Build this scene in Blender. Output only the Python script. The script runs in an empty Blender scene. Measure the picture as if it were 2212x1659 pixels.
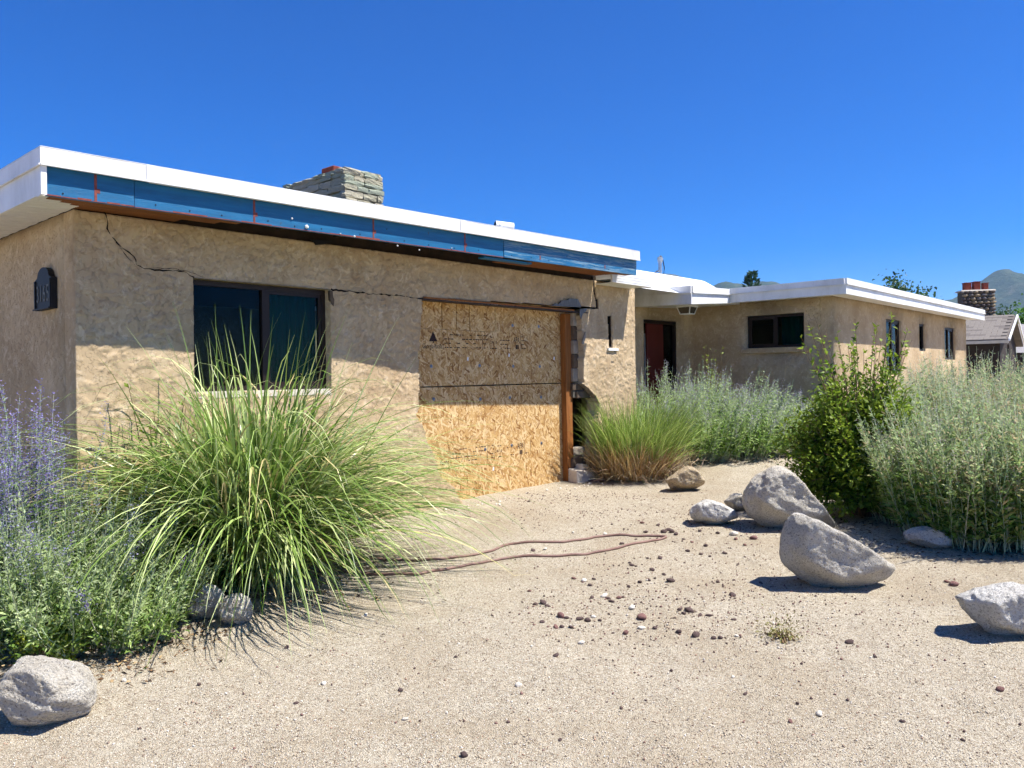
import bpy, bmesh, math, random
import numpy as np
from mathutils import Vector, Matrix

random.seed(7); RNG = np.random.default_rng(7)
SC = bpy.context.scene
COL = SC.collection

# ------------------------------------------------------------------ camera
F = 1711.4; CX, CY = 1106.0, 815.0; ROLL = math.atan(0.0144); CAMZ = 1.5
cam_d = bpy.data.cameras.new('camera'); cam = bpy.data.objects.new('camera', cam_d); COL.objects.link(cam)
cam_d.sensor_width = 36.0; cam_d.lens = F / 2212.0 * 36.0
cam_d.shift_y = -14.5 / 2212.0
cam_d.clip_start = 0.05; cam_d.clip_end = 20000
cam.matrix_world = Matrix.Translation((0, 0, CAMZ)) @ Matrix.Rotation(math.radians(90), 4, 'X') @ Matrix.Rotation(-ROLL, 4, 'Z')
SC.camera = cam

# ------------------------------------------------------------------ sky, sun, exposure
SUN_EL = math.radians(60.0); SUN_AZ = math.radians(-12.0)     # azimuth measured from +X towards +Y
world = bpy.data.worlds.new('World'); SC.world = world; world.use_nodes = True
wn = world.node_tree; wn.nodes.clear()
w_out = wn.nodes.new('ShaderNodeOutputWorld'); w_bg = wn.nodes.new('ShaderNodeBackground'); w_sky = wn.nodes.new('ShaderNodeTexSky')
w_sky.sky_type = 'NISHITA'; w_sky.sun_disc = False
w_sky.sun_elevation = SUN_EL; w_sky.sun_rotation = math.pi / 2 - SUN_AZ
w_sky.altitude = 1500; w_sky.air_density = 1.0; w_sky.dust_density = 0.0; w_sky.ozone_density = 10.0
w_bg.inputs[1].default_value = 0.065
w_hs = wn.nodes.new('ShaderNodeHueSaturation'); w_hs.inputs['Hue'].default_value = 0.513; w_hs.inputs['Saturation'].default_value = 1.36; w_hs.inputs['Value'].default_value = 1.40
wn.links.new(w_sky.outputs[0], w_hs.inputs['Color']); wn.links.new(w_hs.outputs[0], w_bg.inputs[0]); wn.links.new(w_bg.outputs[0], w_out.inputs[0])
sun_d = bpy.data.lights.new('sun', 'SUN'); sun_d.energy = 5.0; sun_d.angle = math.radians(0.5); sun_d.color = (1.0, 0.965, 0.90)
sun = bpy.data.objects.new('sun', sun_d); COL.objects.link(sun)
sdir = Vector((math.cos(SUN_EL) * math.cos(SUN_AZ), math.cos(SUN_EL) * math.sin(SUN_AZ), math.sin(SUN_EL)))
sun.rotation_euler = sdir.to_track_quat('Z', 'Y').to_euler(); sun.location = (20, 0, 40)
SC.cycles.use_adaptive_sampling = True; SC.cycles.adaptive_threshold = 0.04
SC.cycles.max_bounces = 5; SC.cycles.diffuse_bounces = 3; SC.cycles.glossy_bounces = 2; SC.cycles.transmission_bounces = 3; SC.cycles.transparent_max_bounces = 8
SC.view_settings.view_transform = 'Standard'; SC.view_settings.look = 'None'
SC.view_settings.exposure = 0.95; SC.view_settings.gamma = 1.0; SC.view_settings.use_curve_mapping = False

# ------------------------------------------------------------------ measuring helpers (photograph measured at 2212 px width)
AL = math.radians(42.126); SA, CA = math.sin(AL), math.cos(AL)
DV = np.array([SA, CA]); MV = np.array([-CA, SA])           # house axes: u along the front wall, w into the house
def lev(x, y):
    dx, dy = x - CX, CY - y; c, s = math.cos(ROLL), math.sin(ROLL)
    return (dx * c + dy * s) / F, (-dx * s + dy * c) / F
def on_w(x, y, w):
    a, b = lev(x, y); s = w / (a * MV[0] + MV[1]); return (a * DV[0] + DV[1]) * s, CAMZ + b * s     # (u, z)
def on_u(x, y, u):
    a, b = lev(x, y); s = u / (a * DV[0] + DV[1]); return (a * MV[0] + MV[1]) * s, CAMZ + b * s     # (w, z)
def P3(x, y, D):
    a, b = lev(x, y); return Vector((a * D, D, CAMZ + b * D))
def hw(u, w): p = DV * u + MV * w; return float(p[0]), float(p[1])

# ------------------------------------------------------------------ numpy noise
def _h(i, j, s):
    n = (i * 374761393 + j * 668265263 + s * 974634777) & 0xFFFFFFFF
    n = ((n ^ (n >> 13)) * 1274126177) & 0xFFFFFFFF
    return ((n ^ (n >> 16)) & 0xFFFF) / 65535.0
def vnoise(x, y, s=0):
    x = np.asarray(x, float); y = np.asarray(y, float)
    i = np.floor(x).astype(np.int64); j = np.floor(y).astype(np.int64); fx = x - i; fy = y - j
    fx = fx * fx * (3 - 2 * fx); fy = fy * fy * (3 - 2 * fy)
    a = _h(i, j, s); b = _h(i + 1, j, s); c = _h(i, j + 1, s); d = _h(i + 1, j + 1, s)
    return (a * (1 - fx) + b * fx) * (1 - fy) + (c * (1 - fx) + d * fx) * fy
def fbm(x, y, s=0, o=4):
    t = 0; a = .5
    for k in range(o):
        t = t + a * vnoise(np.asarray(x) * 2 ** k, np.asarray(y) * 2 ** k, s + k * 17); a *= .5
    return t / (1 - .5 ** o)
def sstep(a, b, x):
    t = np.clip((x - a) / (b - a), 0, 1); return t * t * (3 - 2 * t)

GY = [-50, 3, 8.8, 10.5, 12.5, 16, 60, 200]; GZ = [-.3, 0, .11, .12, .27, .40, .5, 0.5]
def gz(x, y):
    x = np.asarray(x, float); y = np.asarray(y, float)
    base = np.interp(y, GY, GZ)
    near = np.clip(1 - np.hypot(x, y) / 30.0, 0, 1)
    return base + near * ((fbm(x * .7 + 5, y * .7, 3, 3) - .5) * .07 + (fbm(x * 3.1, y * 3.1, 9, 3) - .5) * .03 + (fbm(x * 6.3, y * 6.3, 29, 3) - .5) * .028)
def ground_px(x, y):
    a, b = lev(x, y); D = 5.0
    for k in range(40): D = .5 * D + .5 * (CAMZ - float(gz(a * D, D))) / max(-b, .01)
    return Vector((a * D, D, float(gz(a * D, D))))

# ------------------------------------------------------------------ object helpers
def tag(o, label=None, cat=None, group=None, kind=None):
    if label: o['label'] = label
    if cat: o['category'] = cat
    if group: o['group'] = group
    if kind: o['kind'] = kind
    return o
def empty(name, loc=(0, 0, 0), rz=0.0, parent=None):
    o = bpy.data.objects.new(name, None); COL.objects.link(o); o.location = loc; o.rotation_euler = (0, 0, rz)
    o.empty_display_size = .2
    if parent: o.parent = parent
    return o
def link(name, me, parent=None):
    o = bpy.data.objects.new(name, me); COL.objects.link(o)
    if parent: o.parent = parent
    return o
def mesh_np(name, V, Fc, mat, parent=None, col=None, smooth=False, obj=True):
    """V (n,3); Fc list of int arrays (each (m,k))"""
    me = bpy.data.meshes.new(name)
    V = np.asarray(V, np.float32)
    if not isinstance(Fc, (list, tuple)): Fc = [Fc]
    Fc = [np.asarray(f, np.int32) for f in Fc if len(f)]
    loops = np.concatenate([f.ravel() for f in Fc]); tot = np.concatenate([np.full(len(f), f.shape[1], np.int32) for f in Fc])
    start = np.concatenate([[0], np.cumsum(tot)[:-1]]).astype(np.int32)
    me.vertices.add(len(V)); me.vertices.foreach_set('co', V.ravel())
    me.loops.add(len(loops)); me.loops.foreach_set('vertex_index', loops)
    me.polygons.add(len(tot)); me.polygons.foreach_set('loop_start', start); me.polygons.foreach_set('loop_total', tot)
    if smooth: me.polygons.foreach_set('use_smooth', np.ones(len(tot), bool))
    if col is not None:
        ca = me.color_attributes.new('tint', 'FLOAT_COLOR', 'POINT')
        c = np.ones((len(V), 4), np.float32); c[:, :3] = col; ca.data.foreach_set('color', c.ravel())
    me.update(calc_edges=True); me.validate()
    if mat: me.materials.append(mat)
    return link(name, me, parent) if obj else me
class MB:
    def __init__(s): s.v = []; s.f = []
    def add(s, vs, fs):
        n = len(s.v); s.v += [tuple(map(float, p)) for p in vs]; s.f += [tuple(i + n for i in f) for f in fs]; return s
    def box(s, lo, hi):
        (a, b, c), (d, e, g) = lo, hi
        return s.add([(a, b, c), (d, b, c), (d, e, c), (a, e, c), (a, b, g), (d, b, g), (d, e, g), (a, e, g)],
                     [(0, 3, 2, 1), (4, 5, 6, 7), (0, 1, 5, 4), (1, 2, 6, 5), (2, 3, 7, 6), (3, 0, 4, 7)])
    def hexa(s, P): return s.add(P, [(0, 3, 2, 1), (4, 5, 6, 7), (0, 1, 5, 4), (1, 2, 6, 5), (2, 3, 7, 6), (3, 0, 4, 7)])
    def tube(s, pts, r, n=8, cap=True):
        pts = [Vector(p) for p in pts]; rs = r if isinstance(r, (list, tuple)) else [r] * len(pts); rings = []
        up = Vector((0, 0, 1))
        for i, p in enumerate(pts):
            t = (pts[min(i + 1, len(pts) - 1)] - pts[max(i - 1, 0)]).normalized()
            a = t.cross(up if abs(t.z) < .95 else Vector((1, 0, 0))).normalized(); b = t.cross(a)
            rings.append([p + (a * math.cos(2 * math.pi * k / n) + b * math.sin(2 * math.pi * k / n)) * rs[i] for k in range(n)])
        vs = [q for r_ in rings for q in r_]; fs = []
        for i in range(len(pts) - 1):
            for k in range(n): fs.append((i * n + k, i * n + (k + 1) % n, (i + 1) * n + (k + 1) % n, (i + 1) * n + k))
        if cap: fs.append(tuple(range(n))); fs.append(tuple(range((len(pts) - 1) * n, len(pts) * n)))
        return s.add(vs, fs)
    def prism(s, poly, fn0, fn1):
        """poly of 2-D points; fn0/fn1 map a 2-D point to 3-D for the two faces"""
        n = len(poly); vs = [fn0(p) for p in poly] + [fn1(p) for p in poly]
        return s.add(vs, [tuple(range(n)), tuple(range(2 * n - 1, n - 1, -1))] + [(i, i + n, (i + 1) % n + n, (i + 1) % n) for i in range(n)])
    def mesh(s, name, mat, bevel=0):
        me = bpy.data.meshes.new(name); bm = bmesh.new()
        vv = [bm.verts.new(p) for p in s.v]
        for f in s.f:
            try: bm.faces.new([vv[i] for i in f])
            except ValueError: pass
        bmesh.ops.recalc_face_normals(bm, faces=bm.faces)
        if bevel: bmesh.ops.bevel(bm, geom=list(bm.edges), offset=bevel, segments=1, affect='EDGES')
        bm.to_mesh(me); bm.free()
        if mat: me.materials.append(mat)
        return me
    def build(s, name, mat, parent=None, bevel=0): return link(name, s.mesh(name, mat, bevel), parent)

# ------------------------------------------------------------------ materials
def lin(r, g, b):
    f = lambda c: (c / 255 / 12.92) if c / 255 <= .04045 else ((c / 255 + .055) / 1.055) ** 2.4
    return (f(r), f(g), f(b), 1)
class NT:
    def __init__(s, name):
        s.m = bpy.data.materials.new(name); s.m.use_nodes = True; s.t = s.m.node_tree; s.t.nodes.clear()
        s.out = s.n('ShaderNodeOutputMaterial'); s.b = s.n('ShaderNodeBsdfPrincipled'); s.l(s.b.outputs[0], s.out.inputs[0])
        s.co = s.n('ShaderNodeTexCoord')
    def n(s, k, **kw):
        x = s.t.nodes.new(k)
        for a, v in kw.items(): setattr(x, a, v)
        return x
    def l(s, a, b): s.t.links.new(a, b)
    def inp(s, sock, v):
        if hasattr(v, 'links'): s.l(v, sock)
        else: sock.default_value = v
    def mapping(s, scale=(1, 1, 1), rot=(0, 0, 0), src=None, loc=(0, 0, 0)):
        m = s.n('ShaderNodeMapping'); m.inputs['Scale'].default_value = scale; m.inputs['Rotation'].default_value = rot; m.inputs['Location'].default_value = loc
        s.l(src or s.co.outputs['Object'], m.inputs[0]); return m.outputs[0]
    def noise(s, scale, detail=4, rough=.55, vec=None, dist=0):
        x = s.n('ShaderNodeTexNoise'); x.inputs['Scale'].default_value = scale; x.inputs['Detail'].default_value = detail
        x.inputs['Roughness'].default_value = rough; x.inputs['Distortion'].default_value = dist
        s.l(vec or s.co.outputs['Object'], x.inputs['Vector']); return x.outputs[0]
    def voro(s, scale, vec=None, feat='F1', out=0, rnd=1):
        x = s.n('ShaderNodeTexVoronoi'); x.feature = feat; x.inputs['Scale'].default_value = scale; x.inputs['Randomness'].default_value = rnd
        s.l(vec or s.co.outputs['Object'], x.inputs['Vector']); return x.outputs[out]
    def ramp(s, fac, stops, interp='LINEAR'):
        r = s.n('ShaderNodeValToRGB'); r.color_ramp.interpolation = interp; e = r.color_ramp.elements
        while len(e) < len(stops): e.new(.5)
        for k, (p, c) in enumerate(stops): e[k].position = p; e[k].color = c if len(c) == 4 else (*c, 1)
        s.l(fac, r.inputs[0]); return r.outputs[0]
    def mix(s, fac, a, b, mode='MIX'):
        x = s.n('ShaderNodeMix'); x.data_type = 'RGBA'; x.blend_type = mode
        s.inp(x.inputs[0], fac); s.inp(x.inputs[6], a); s.inp(x.inputs[7], b); return x.outputs[2]
    def math(s, op, a, b=0.0):
        x = s.n('ShaderNodeMath'); x.operation = op; s.inp(x.inputs[0], a); s.inp(x.inputs[1], b); return x.outputs[0]
    def bump(s, h, dist, strength=1.0, nrm=None):
        x = s.n('ShaderNodeBump'); x.inputs['Distance'].default_value = dist; x.inputs['Strength'].default_value = strength
        s.l(h, x.inputs['Height'])
        if nrm: s.l(nrm, x.inputs['Normal'])
        return x.outputs[0]
    def fin(s, color, rough=.8, nrm=None, spec=.3, metal=0.0):
        s.inp(s.b.inputs['Base Color'], color); s.inp(s.b.inputs['Roughness'], rough); s.b.inputs['Specular IOR Level'].default_value = spec
        s.b.inputs['Metallic'].default_value = metal
        if nrm: s.l(nrm, s.b.inputs['Normal'])
        return s.m
def g(v): return (v, v, v, 1)

def mat_simple(name, c1, c2, scale=6, rough=.7, bump=0, bscale=40, spec=.3, metal=0, stretch=(1, 1, 1)):
    t = NT(name); v = t.mapping(stretch); n = t.noise(scale, 5, .6, v); c = t.ramp(n, [(.3, c1), (.7, c2)])
    nb = t.bump(t.noise(bscale, 4, .6, v), bump) if bump else None
    return t.fin(c, rough, nb, spec, metal)

def mat_stucco():
    t = NT('stucco'); n1 = t.noise(1.6, 6, .62, dist=.4); n2 = t.noise(8, 6, .72, dist=1.5)
    c = t.ramp(n1, [(.3, lin(172, 149, 116)), (.55, lin(187, 164, 131)), (.75, lin(202, 181, 149))])
    c = t.mix(t.ramp(n2, [(.52, g(0)), (.64, g(.6))]), c, lin(214, 195, 165))
    c = t.mix(t.ramp(t.noise(2.6, 6, .7), [(.34, g(.4)), (.5, g(0))]), c, lin(154, 126, 96))
    c = t.mix(t.ramp(t.noise(2.0, 5, .7, t.mapping((5, 5, .35))), [(.56, g(0)), (.74, g(.25))]), c, lin(150, 124, 96))
    rel = t.ramp(t.noise(21, 5, .66, dist=.3), [(.535, g(0)), (.555, g(1))])
    hgt = t.math('ADD', rel, t.math('MULTIPLY', t.noise(150, 3, .6), .35))
    return t.fin(c, .95, t.bump(hgt, .0035), .12)
def mat_osb():
    t = NT('osb'); col = None
    cols = [(0.0, lin(132, 92, 50)), (.14, lin(176, 136, 82)), (.5, lin(202, 166, 110)), (.82, lin(224, 196, 148)), (1.0, lin(158, 116, 66))]
    hs = []
    for k, (rot, sx, sz) in enumerate([(12, 11, 46), (75, 12, 44), (128, 11, 48), (42, 12, 50), (155, 11, 52), (100, 13, 54)]):
        vec = t.mapping((sx, .3, sz), src=t.mapping((1, 1, 1), (0, math.radians(rot), 0), loc=(k * 3.1, 0, k * 1.7)))
        warp = vec
        x = t.n('ShaderNodeTexVoronoi'); x.feature = 'F1'; x.inputs['Scale'].default_value = 1.0; t.l(warp, x.inputs['Vector'])
        sep = t.n('ShaderNodeSeparateColor'); t.l(x.outputs['Color'], sep.inputs[0])
        cc = t.ramp(sep.outputs[0], cols)
        pk = 1 - 1.15 / (k + 1) if k else 0.; mk = t.ramp(sep.outputs[1], [(max(pk - .01, 0), g(0)), (max(pk, .01), g(1))], 'CONSTANT')
        if col is None: col = cc; hs = sep.outputs[2]
        else: col = t.mix(mk, col, cc); hs = t.mix(mk, hs, sep.outputs[2])
    grain = t.noise(60, 4, .6); col = t.mix(t.ramp(grain, [(.35, g(.25)), (.6, g(0))]), col, lin(120, 74, 34))
    return t.fin(col, .75, t.bump(hs, .002), .2)
def mat_gravel(name='gravel_ground'):
    t = NT(name); v = t.co.outputs['Object']
    cell = t.n('ShaderNodeTexVoronoi'); cell.inputs['Scale'].default_value = 150; t.l(v, cell.inputs['Vector'])
    sep = t.n('ShaderNodeSeparateColor'); t.l(cell.outputs['Color'], sep.inputs[0])
    c = t.ramp(sep.outputs[0], [(0, lin(134, 121, 100)), (.2, lin(175, 162, 140)), (.6, lin(189, 178, 157)), (.9, lin(203, 194, 175)), (1, lin(159, 140, 118))])
    big = t.noise(.7, 6, .65, dist=.5); c = t.mix(t.ramp(big, [(.36, g(.6)), (.55, g(0))]), c, lin(164, 148, 123))
    c = t.mix(t.ramp(t.noise(2.6, 6, .7), [(.56, g(0)), (.7, g(.5))]), c, lin(205, 196, 175))
    far = t.noise(34, 6, .75); c = t.mix(t.ramp(far, [(.36, g(.6)), (.5, g(0))]), c, lin(140, 124, 104))
    h = t.math('ADD', t.math('MULTIPLY', cell.outputs['Distance'], -.6), t.math('ADD', t.math('MULTIPLY', far, 1.1), t.math('MULTIPLY', t.noise(9, 5, .6), 1.6)))
    return t.fin(c, .95, t.bump(h, .014), .1)
def mat_rock(name, a, b, dark, stain=.5):
    t = NT(name); v = t.co.outputs['Object']
    n = t.noise(5, 6, .65, v); c = t.ramp(n, [(.3, a), (.7, b)])
    sp = t.noise(85, 3, .7, v); c = t.mix(t.ramp(sp, [(.52, g(0)), (.66, g(.8))]), c, dark)
    c = t.mix(t.ramp(t.noise(130, 2, .6, v), [(.6, g(0)), (.68, g(.7))]), c, lin(245, 243, 236))
    c = t.mix(t.ramp(t.noise(2.3, 5, .7, v, .5), [(.52, g(0)), (.72, g(stain))]), c, lin(150, 128, 98))
    h = t.math('ADD', t.noise(14, 8, .75, v), t.math('MULTIPLY', t.noise(70, 4, .7, v), .5))
    return t.fin(c, .9, t.bump(h, .05), .2)
def mat_leaf(name, trans=.35, rough=.55, spec=.3):
    t = NT(name); a = t.n('ShaderNodeAttribute'); a.attribute_name = 'tint'
    t.fin(a.outputs['Color'], rough, None, spec)
    tr = t.n('ShaderNodeBsdfTranslucent'); t.l(a.outputs['Color'], tr.inputs[0])
    mx = t.n('ShaderNodeMixShader'); mx.inputs[0].default_value = trans
    t.l(t.b.outputs[0], mx.inputs[1]); t.l(tr.outputs[0], mx.inputs[2]); t.l(mx.outputs[0], t.out.inputs[0]); return t.m
def mat_tint(name, rough=.9):
    t = NT(name); a = t.n('ShaderNodeAttribute'); a.attribute_name = 'tint'; return t.fin(a.outputs['Color'], rough, None, .15)
def mat_glass():
    t = NT('window_glass'); gl = t.n('ShaderNodeBsdfGlossy'); gl.inputs['Roughness'].default_value = .01; gl.inputs[0].default_value = (.9, .95, 1, 1)
    tr = t.n('ShaderNodeBsdfTransparent'); tr.inputs[0].default_value = (.5, .6, .58, 1)
    fr = t.n('ShaderNodeFresnel'); fr.inputs[0].default_value = 1.2; mx = t.n('ShaderNodeMixShader')
    t.l(fr.outputs[0], mx.inputs[0]); t.l(tr.outputs[0], mx.inputs[1]); t.l(gl.outputs[0], mx.inputs[2]); t.l(mx.outputs[0], t.out.inputs[0]); return t.m
def mat_blue(name, worn):
    t = NT(name); n = t.noise(3, 6, .7, t.mapping((1, 1, 9))); c = t.ramp(n, [(.3, lin(8, 82, 124)), (.7, lin(16, 104, 150))])
    w = t.noise(5, 8, .75, t.mapping((.7, 1, 12)), .4)
    c = t.mix(t.ramp(w, [(.62 - .14 * worn, g(0)), (.72 - .06 * worn, g(.2 + .6 * worn))]), c, lin(150, 168, 172))
    c = t.mix(t.ramp(t.noise(16, 5, .7), [(.66, g(0)), (.7, g(.6))]), c, lin(60, 50, 52))
    return t.fin(c, .5, t.bump(t.noise(30, 5, .6, t.mapping((1, 1, 10))), .002), .4)
def mat_white():
    t = NT('white_metal'); n = t.noise(2.5, 5, .65, t.mapping((1, 1, .5)))
    c = t.ramp(n, [(.3, lin(200, 198, 193)), (.5, lin(222, 221, 219)), (.7, lin(232, 232, 231))]); return t.fin(c, .42, None, .4)

STUCCO = mat_stucco(); OSB = mat_osb(); GROUND = mat_gravel()
WHITE = mat_white()
BLUE = mat_blue('blue_paint', .1); BLUEW = mat_blue('blue_paint_worn', 1.0)
REDP = mat_simple('red_primer', lin(104, 50, 46), lin(140, 76, 66), 30, .8)
WOODB = mat_simple('brown_board', lin(86, 48, 20), lin(140, 84, 38), 6, .8, .002, 30, stretch=(.6, 8, 8))
STUD = mat_simple('stud_wood', lin(112, 64, 26), lin(158, 102, 50), 8, .75, .001, 30, stretch=(9, 9, .5))
DARKF = mat_simple('bronze_frame', lin(30, 21, 17), lin(42, 30, 25), 8, .5)
BLACKM = mat_simple('black_metal', lin(14, 14, 17), lin(26, 26, 30), 20, .55, .001, 60)
GLASS = mat_glass()
CURT = mat_simple('curtain', lin(24, 96, 90), lin(44, 124, 114), 3, .9, .01, 6, stretch=(9, 9, .3))
DOORM = mat_simple('door_paint', lin(84, 22, 12), lin(96, 28, 17), 4, .5)
BLOCKM = mat_simple('concrete_block', lin(128, 118, 106), lin(166, 156, 142), 9, .95, .004, 60)
BLOCKD = mat_simple('stained_block', lin(70, 58, 48), lin(110, 94, 78), 7, .95, .004, 60)
LEADM = mat_simple('flashing', lin(74, 78, 84), lin(110, 116, 124), 7, .6, .004, 20, stretch=(6, 6, 1))
INSIDE = mat_simple('interior', lin(60, 52, 44), lin(80, 70, 60), 2, .9)
CONC = mat_simple('foundation', lin(196, 184, 166), lin(222, 212, 196), 6, .95, .006, 30)
STONEM = [mat_simple('ledge_stone', lin(150, 145, 122), lin(198, 192, 166), 9, .95, .01, 22, stretch=(1, 1, 3)),
          mat_simple('ledge_stone_green', lin(144, 150, 130), lin(184, 190, 168), 9, .95, .01, 22, stretch=(1, 1, 3)),
          mat_simple('ledge_stone_pale', lin(172, 164, 138), lin(212, 204, 180), 9, .95, .01, 22, stretch=(1, 1, 3))]
MORTAR = mat_simple('mortar', lin(70, 66, 58), lin(96, 90, 80), 12, .95, .004, 40)
BRICK = mat_simple('flue_clay', lin(112, 52, 42), lin(138, 72, 58), 9, .9, .003, 40)
ROOFM = mat_simple('roof_membrane', lin(224, 224, 222), lin(236, 236, 235), 1.2, .6, .03, 1.1)
GALV = mat_simple('galvanised', lin(150, 154, 160), lin(190, 194, 200), 14, .35, 0, 40, .5, .8)
CABLE = mat_simple('cable', lin(20, 22, 28), lin(36, 40, 48), 10, .6)
PVC = mat_simple('vent_metal', lin(214, 214, 212), lin(230, 230, 230), 5, .45)
INK = mat_simple('stamp_ink', lin(36, 24, 26), lin(62, 44, 40), 60, .9)
STEEL = mat_simple('washer_steel', lin(100, 108, 122), lin(150, 156, 166), 30, .35, 0, 40, .5, .8)
HOSEM = mat_simple('hose_rubber', lin(112, 84, 74), lin(140, 112, 100), 5, .55)
LEAF = mat_leaf('foliage', .4); GRASSM = mat_leaf('grass_blade', .3, .38, .5); STEMM = mat_tint('stem'); GRAIN = mat_tint('gravel_grain')
R_GREY = mat_rock('granite_grey', lin(200, 190, 172), lin(226, 219, 205), lin(122, 111, 99), .45)
R_TAN = mat_rock('granite_tan', lin(184, 162, 128), lin(212, 194, 162), lin(118, 98, 76), .6)
R_WHITE = mat_rock('granite_pale', lin(214, 208, 197), lin(236, 232, 224), lin(134, 126, 118), .35)
P_DARK = mat_simple('lava_pebble', lin(74, 60, 56), lin(112, 92, 86), 40, .9, .004, 90)
P_RED = mat_simple('red_pebble', lin(108, 76, 70), lin(146, 110, 102), 40, .9, .004, 90)
P_PALE = mat_simple('pale_pebble', lin(200, 188, 170), lin(232, 224, 210), 30, .9, .003, 90)
CRACKM = mat_simple('crack_shadow_gap', lin(26, 20, 16), lin(40, 31, 25), 30, .95)  # near-black colour standing in for the shade inside the cracks
TAR = mat_simple('darkened_eave_wood', lin(34, 26, 20), lin(58, 44, 32), 9, .95, .003, 30)  # eave wood coloured darker, with the open eave's shade put in
# ================================================================== ground
def build_ground():
    xs = np.concatenate([-np.geomspace(4000, 12, 26), np.arange(-11.7, 14, .065), np.geomspace(14.2, 4000, 26)])
    ys = np.concatenate([-np.geomspace(180, 3, 10), np.arange(-2.8, 1, .3), np.arange(1, 9, .05), np.arange(9, 16, .1), np.geomspace(16.2, 4150, 36)])
    X, Y = np.meshgrid(xs, ys); Z = gz(X, Y)
    V = np.stack([X.ravel(), Y.ravel(), Z.ravel()], 1); nx, ny = len(xs), len(ys)
    i = np.arange(nx * ny).reshape(ny, nx); Q = np.stack([i[:-1, :-1], i[:-1, 1:], i[1:, 1:], i[1:, :-1]], -1).reshape(-1, 4)
    tag(mesh_np('ground', V, Q, GROUND, smooth=True), kind='structure')
build_ground()

# ================================================================== house
U0, W0, WF = 2.18, 6.32, 6.32
house = empty('house', (*hw(U0, W0), 0), math.pi / 2 - AL)
tag(house, 'low tan stucco house with boarded-up opening and torn blue fascia', 'house')
def H(name, mb, mat, parent=None, bevel=0):
    o = mb.build(name, mat, None, bevel) if isinstance(mb, MB) else mb
    o.parent = parent or house
    if parent is None: o.location = (-U0, -W0, 0)
    return o
def HE(name): o = empty(name, (-U0, -W0, 0), 0, house); return o
def inpoly(x, y, poly):
    r = np.zeros(x.shape, bool); n = len(poly)
    for k in range(n):
        (x1, y1), (x2, y2) = poly[k], poly[(k + 1) % n]
        c = ((y1 > y) != (y2 > y)); t = (x2 - x1) * (y - y1) / ((y2 - y1) if y2 != y1 else 1e-9) + x1
        r ^= c & (x < t)
    return r
def lines(a, b, step, extra=()):
    base = list(np.arange(a, b + 1e-6, step)) + [b]
    L = sorted(list(extra) + [v for v in base if all(abs(v - e) > step * .45 for e in extra) and a - 1e-9 <= v <= b + 1e-9])
    out = [L[0]]
    for v in L[1:]:
        if v - out[-1] > step * .2: out.append(v)
    return np.array(out)
def masked_wall(name, A, B, keep, to3, thick, mat, disp=None, parent=None):
    """cells of a grid A x B; to3(a, b, depth) -> xyz arrays; back sheet and jambs close the slab"""
    AA, BB = np.meshgrid(A, B); na, nb = len(A), len(B); ca, cb = np.meshgrid((A[:-1] + A[1:]) / 2, (B[:-1] + B[1:]) / 2)
    K = keep(ca, cb); i = np.arange(na * nb).reshape(nb, na)
    Dp = disp(AA, BB) if disp is not None else np.zeros_like(AA)
    Vf = np.stack(to3(AA, BB, Dp), -1).reshape(-1, 3)
    Q = np.stack([i[:-1, :-1], i[:-1, 1:], i[1:, 1:], i[1:, :-1]], -1)[K]
    off = na * nb; Vb = np.stack(to3(AA, BB, np.full_like(AA, thick)), -1).reshape(-1, 3)
    J = []
    pad = np.zeros((nb + 1, na + 1), bool); pad[1:-1, 1:-1] = K
    # vertical edges between horizontally adjacent cells, horizontal edges between vertically adjacent ones
    yy, xx = np.nonzero(pad[1:-1, :-1] != pad[1:-1, 1:]); e0 = i[yy, xx]; e1 = i[yy + 1, xx]; J.append(np.stack([e0, e1, e1 + off, e0 + off], 1))
    yy, xx = np.nonzero(pad[:-1, 1:-1] != pad[1:, 1:-1]); e0 = i[yy, xx]; e1 = i[yy, xx + 1]; J.append(np.stack([e0, e1, e1 + off, e0 + off], 1))
    allF = np.concatenate([Q] + J)
    V = np.concatenate([Vf, Vb]); used = np.unique(allF); rm = np.full(len(V), -1); rm[used] = np.arange(len(used))
    o = mesh_np(name, V[used], rm[allF], mat, smooth=False)
    return H(name, o, mat, parent)
def rect(r): a0, a1, b0, b1 = r; return [(a0, b0), (a1, b0), (a1, b1), (a0, b1)]

HEAD = 1.5 + .8576
WIN = (3.087, 4.43, 1.415, HEAD)
LEFT_E = [(911.5, 648), (912, 700), (911, 760), (913, 830), (912, 880), (906, 900), (917, 915), (926, 935), (930, 955), (941, 975), (952, 1008), (958, 1030), (985, 1052), (1003, 1088), (1020, 1150)]
RIGHT_E = [(1250, 1150), (1281, 1060), (1286, 1000), (1291, 940), (1289, 915), (1294, 885), (1293, 869), (1288, 854), (1274, 842), (1261, 828), (1259, 775), (1260, 760), (1258, 721), (1256, 700), (1254, 682), (1262, 672), (1266, 667), (1290, 666.5), (1292, 665.3), (1290, 664.0)]
OPEN = [on_w(x, y, WF) for x, y in LEFT_E + RIGHT_E]
OPEN[0] = (OPEN[0][0], HEAD)
CRACK = [on_w(x, y, WF) for x, y in [(1281, 597), (1284, 597), (1285.5, 620), (1289, 646), (1293, 647), (1293, 666), (1287, 666), (1286, 648), (1282, 628)]]
SLOT = [on_w(x, y, WF) for x, y in [(1311.5, 681.5), (1321, 682), (1323, 751), (1315, 752)]]
OPEN_R = max(p[0] for p in OPEN)
CR1 = [on_w(x * .6076 / 1.8228, (500 + y * .6076) / 1.8228, WF) for x, y in [(672, 545), (695, 600), (700, 680), (760, 755), (830, 810), (870, 835), (885, 890), (935, 915), (1030, 930), (1140, 932), (1210, 945), (1255, 975)]]
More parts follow.
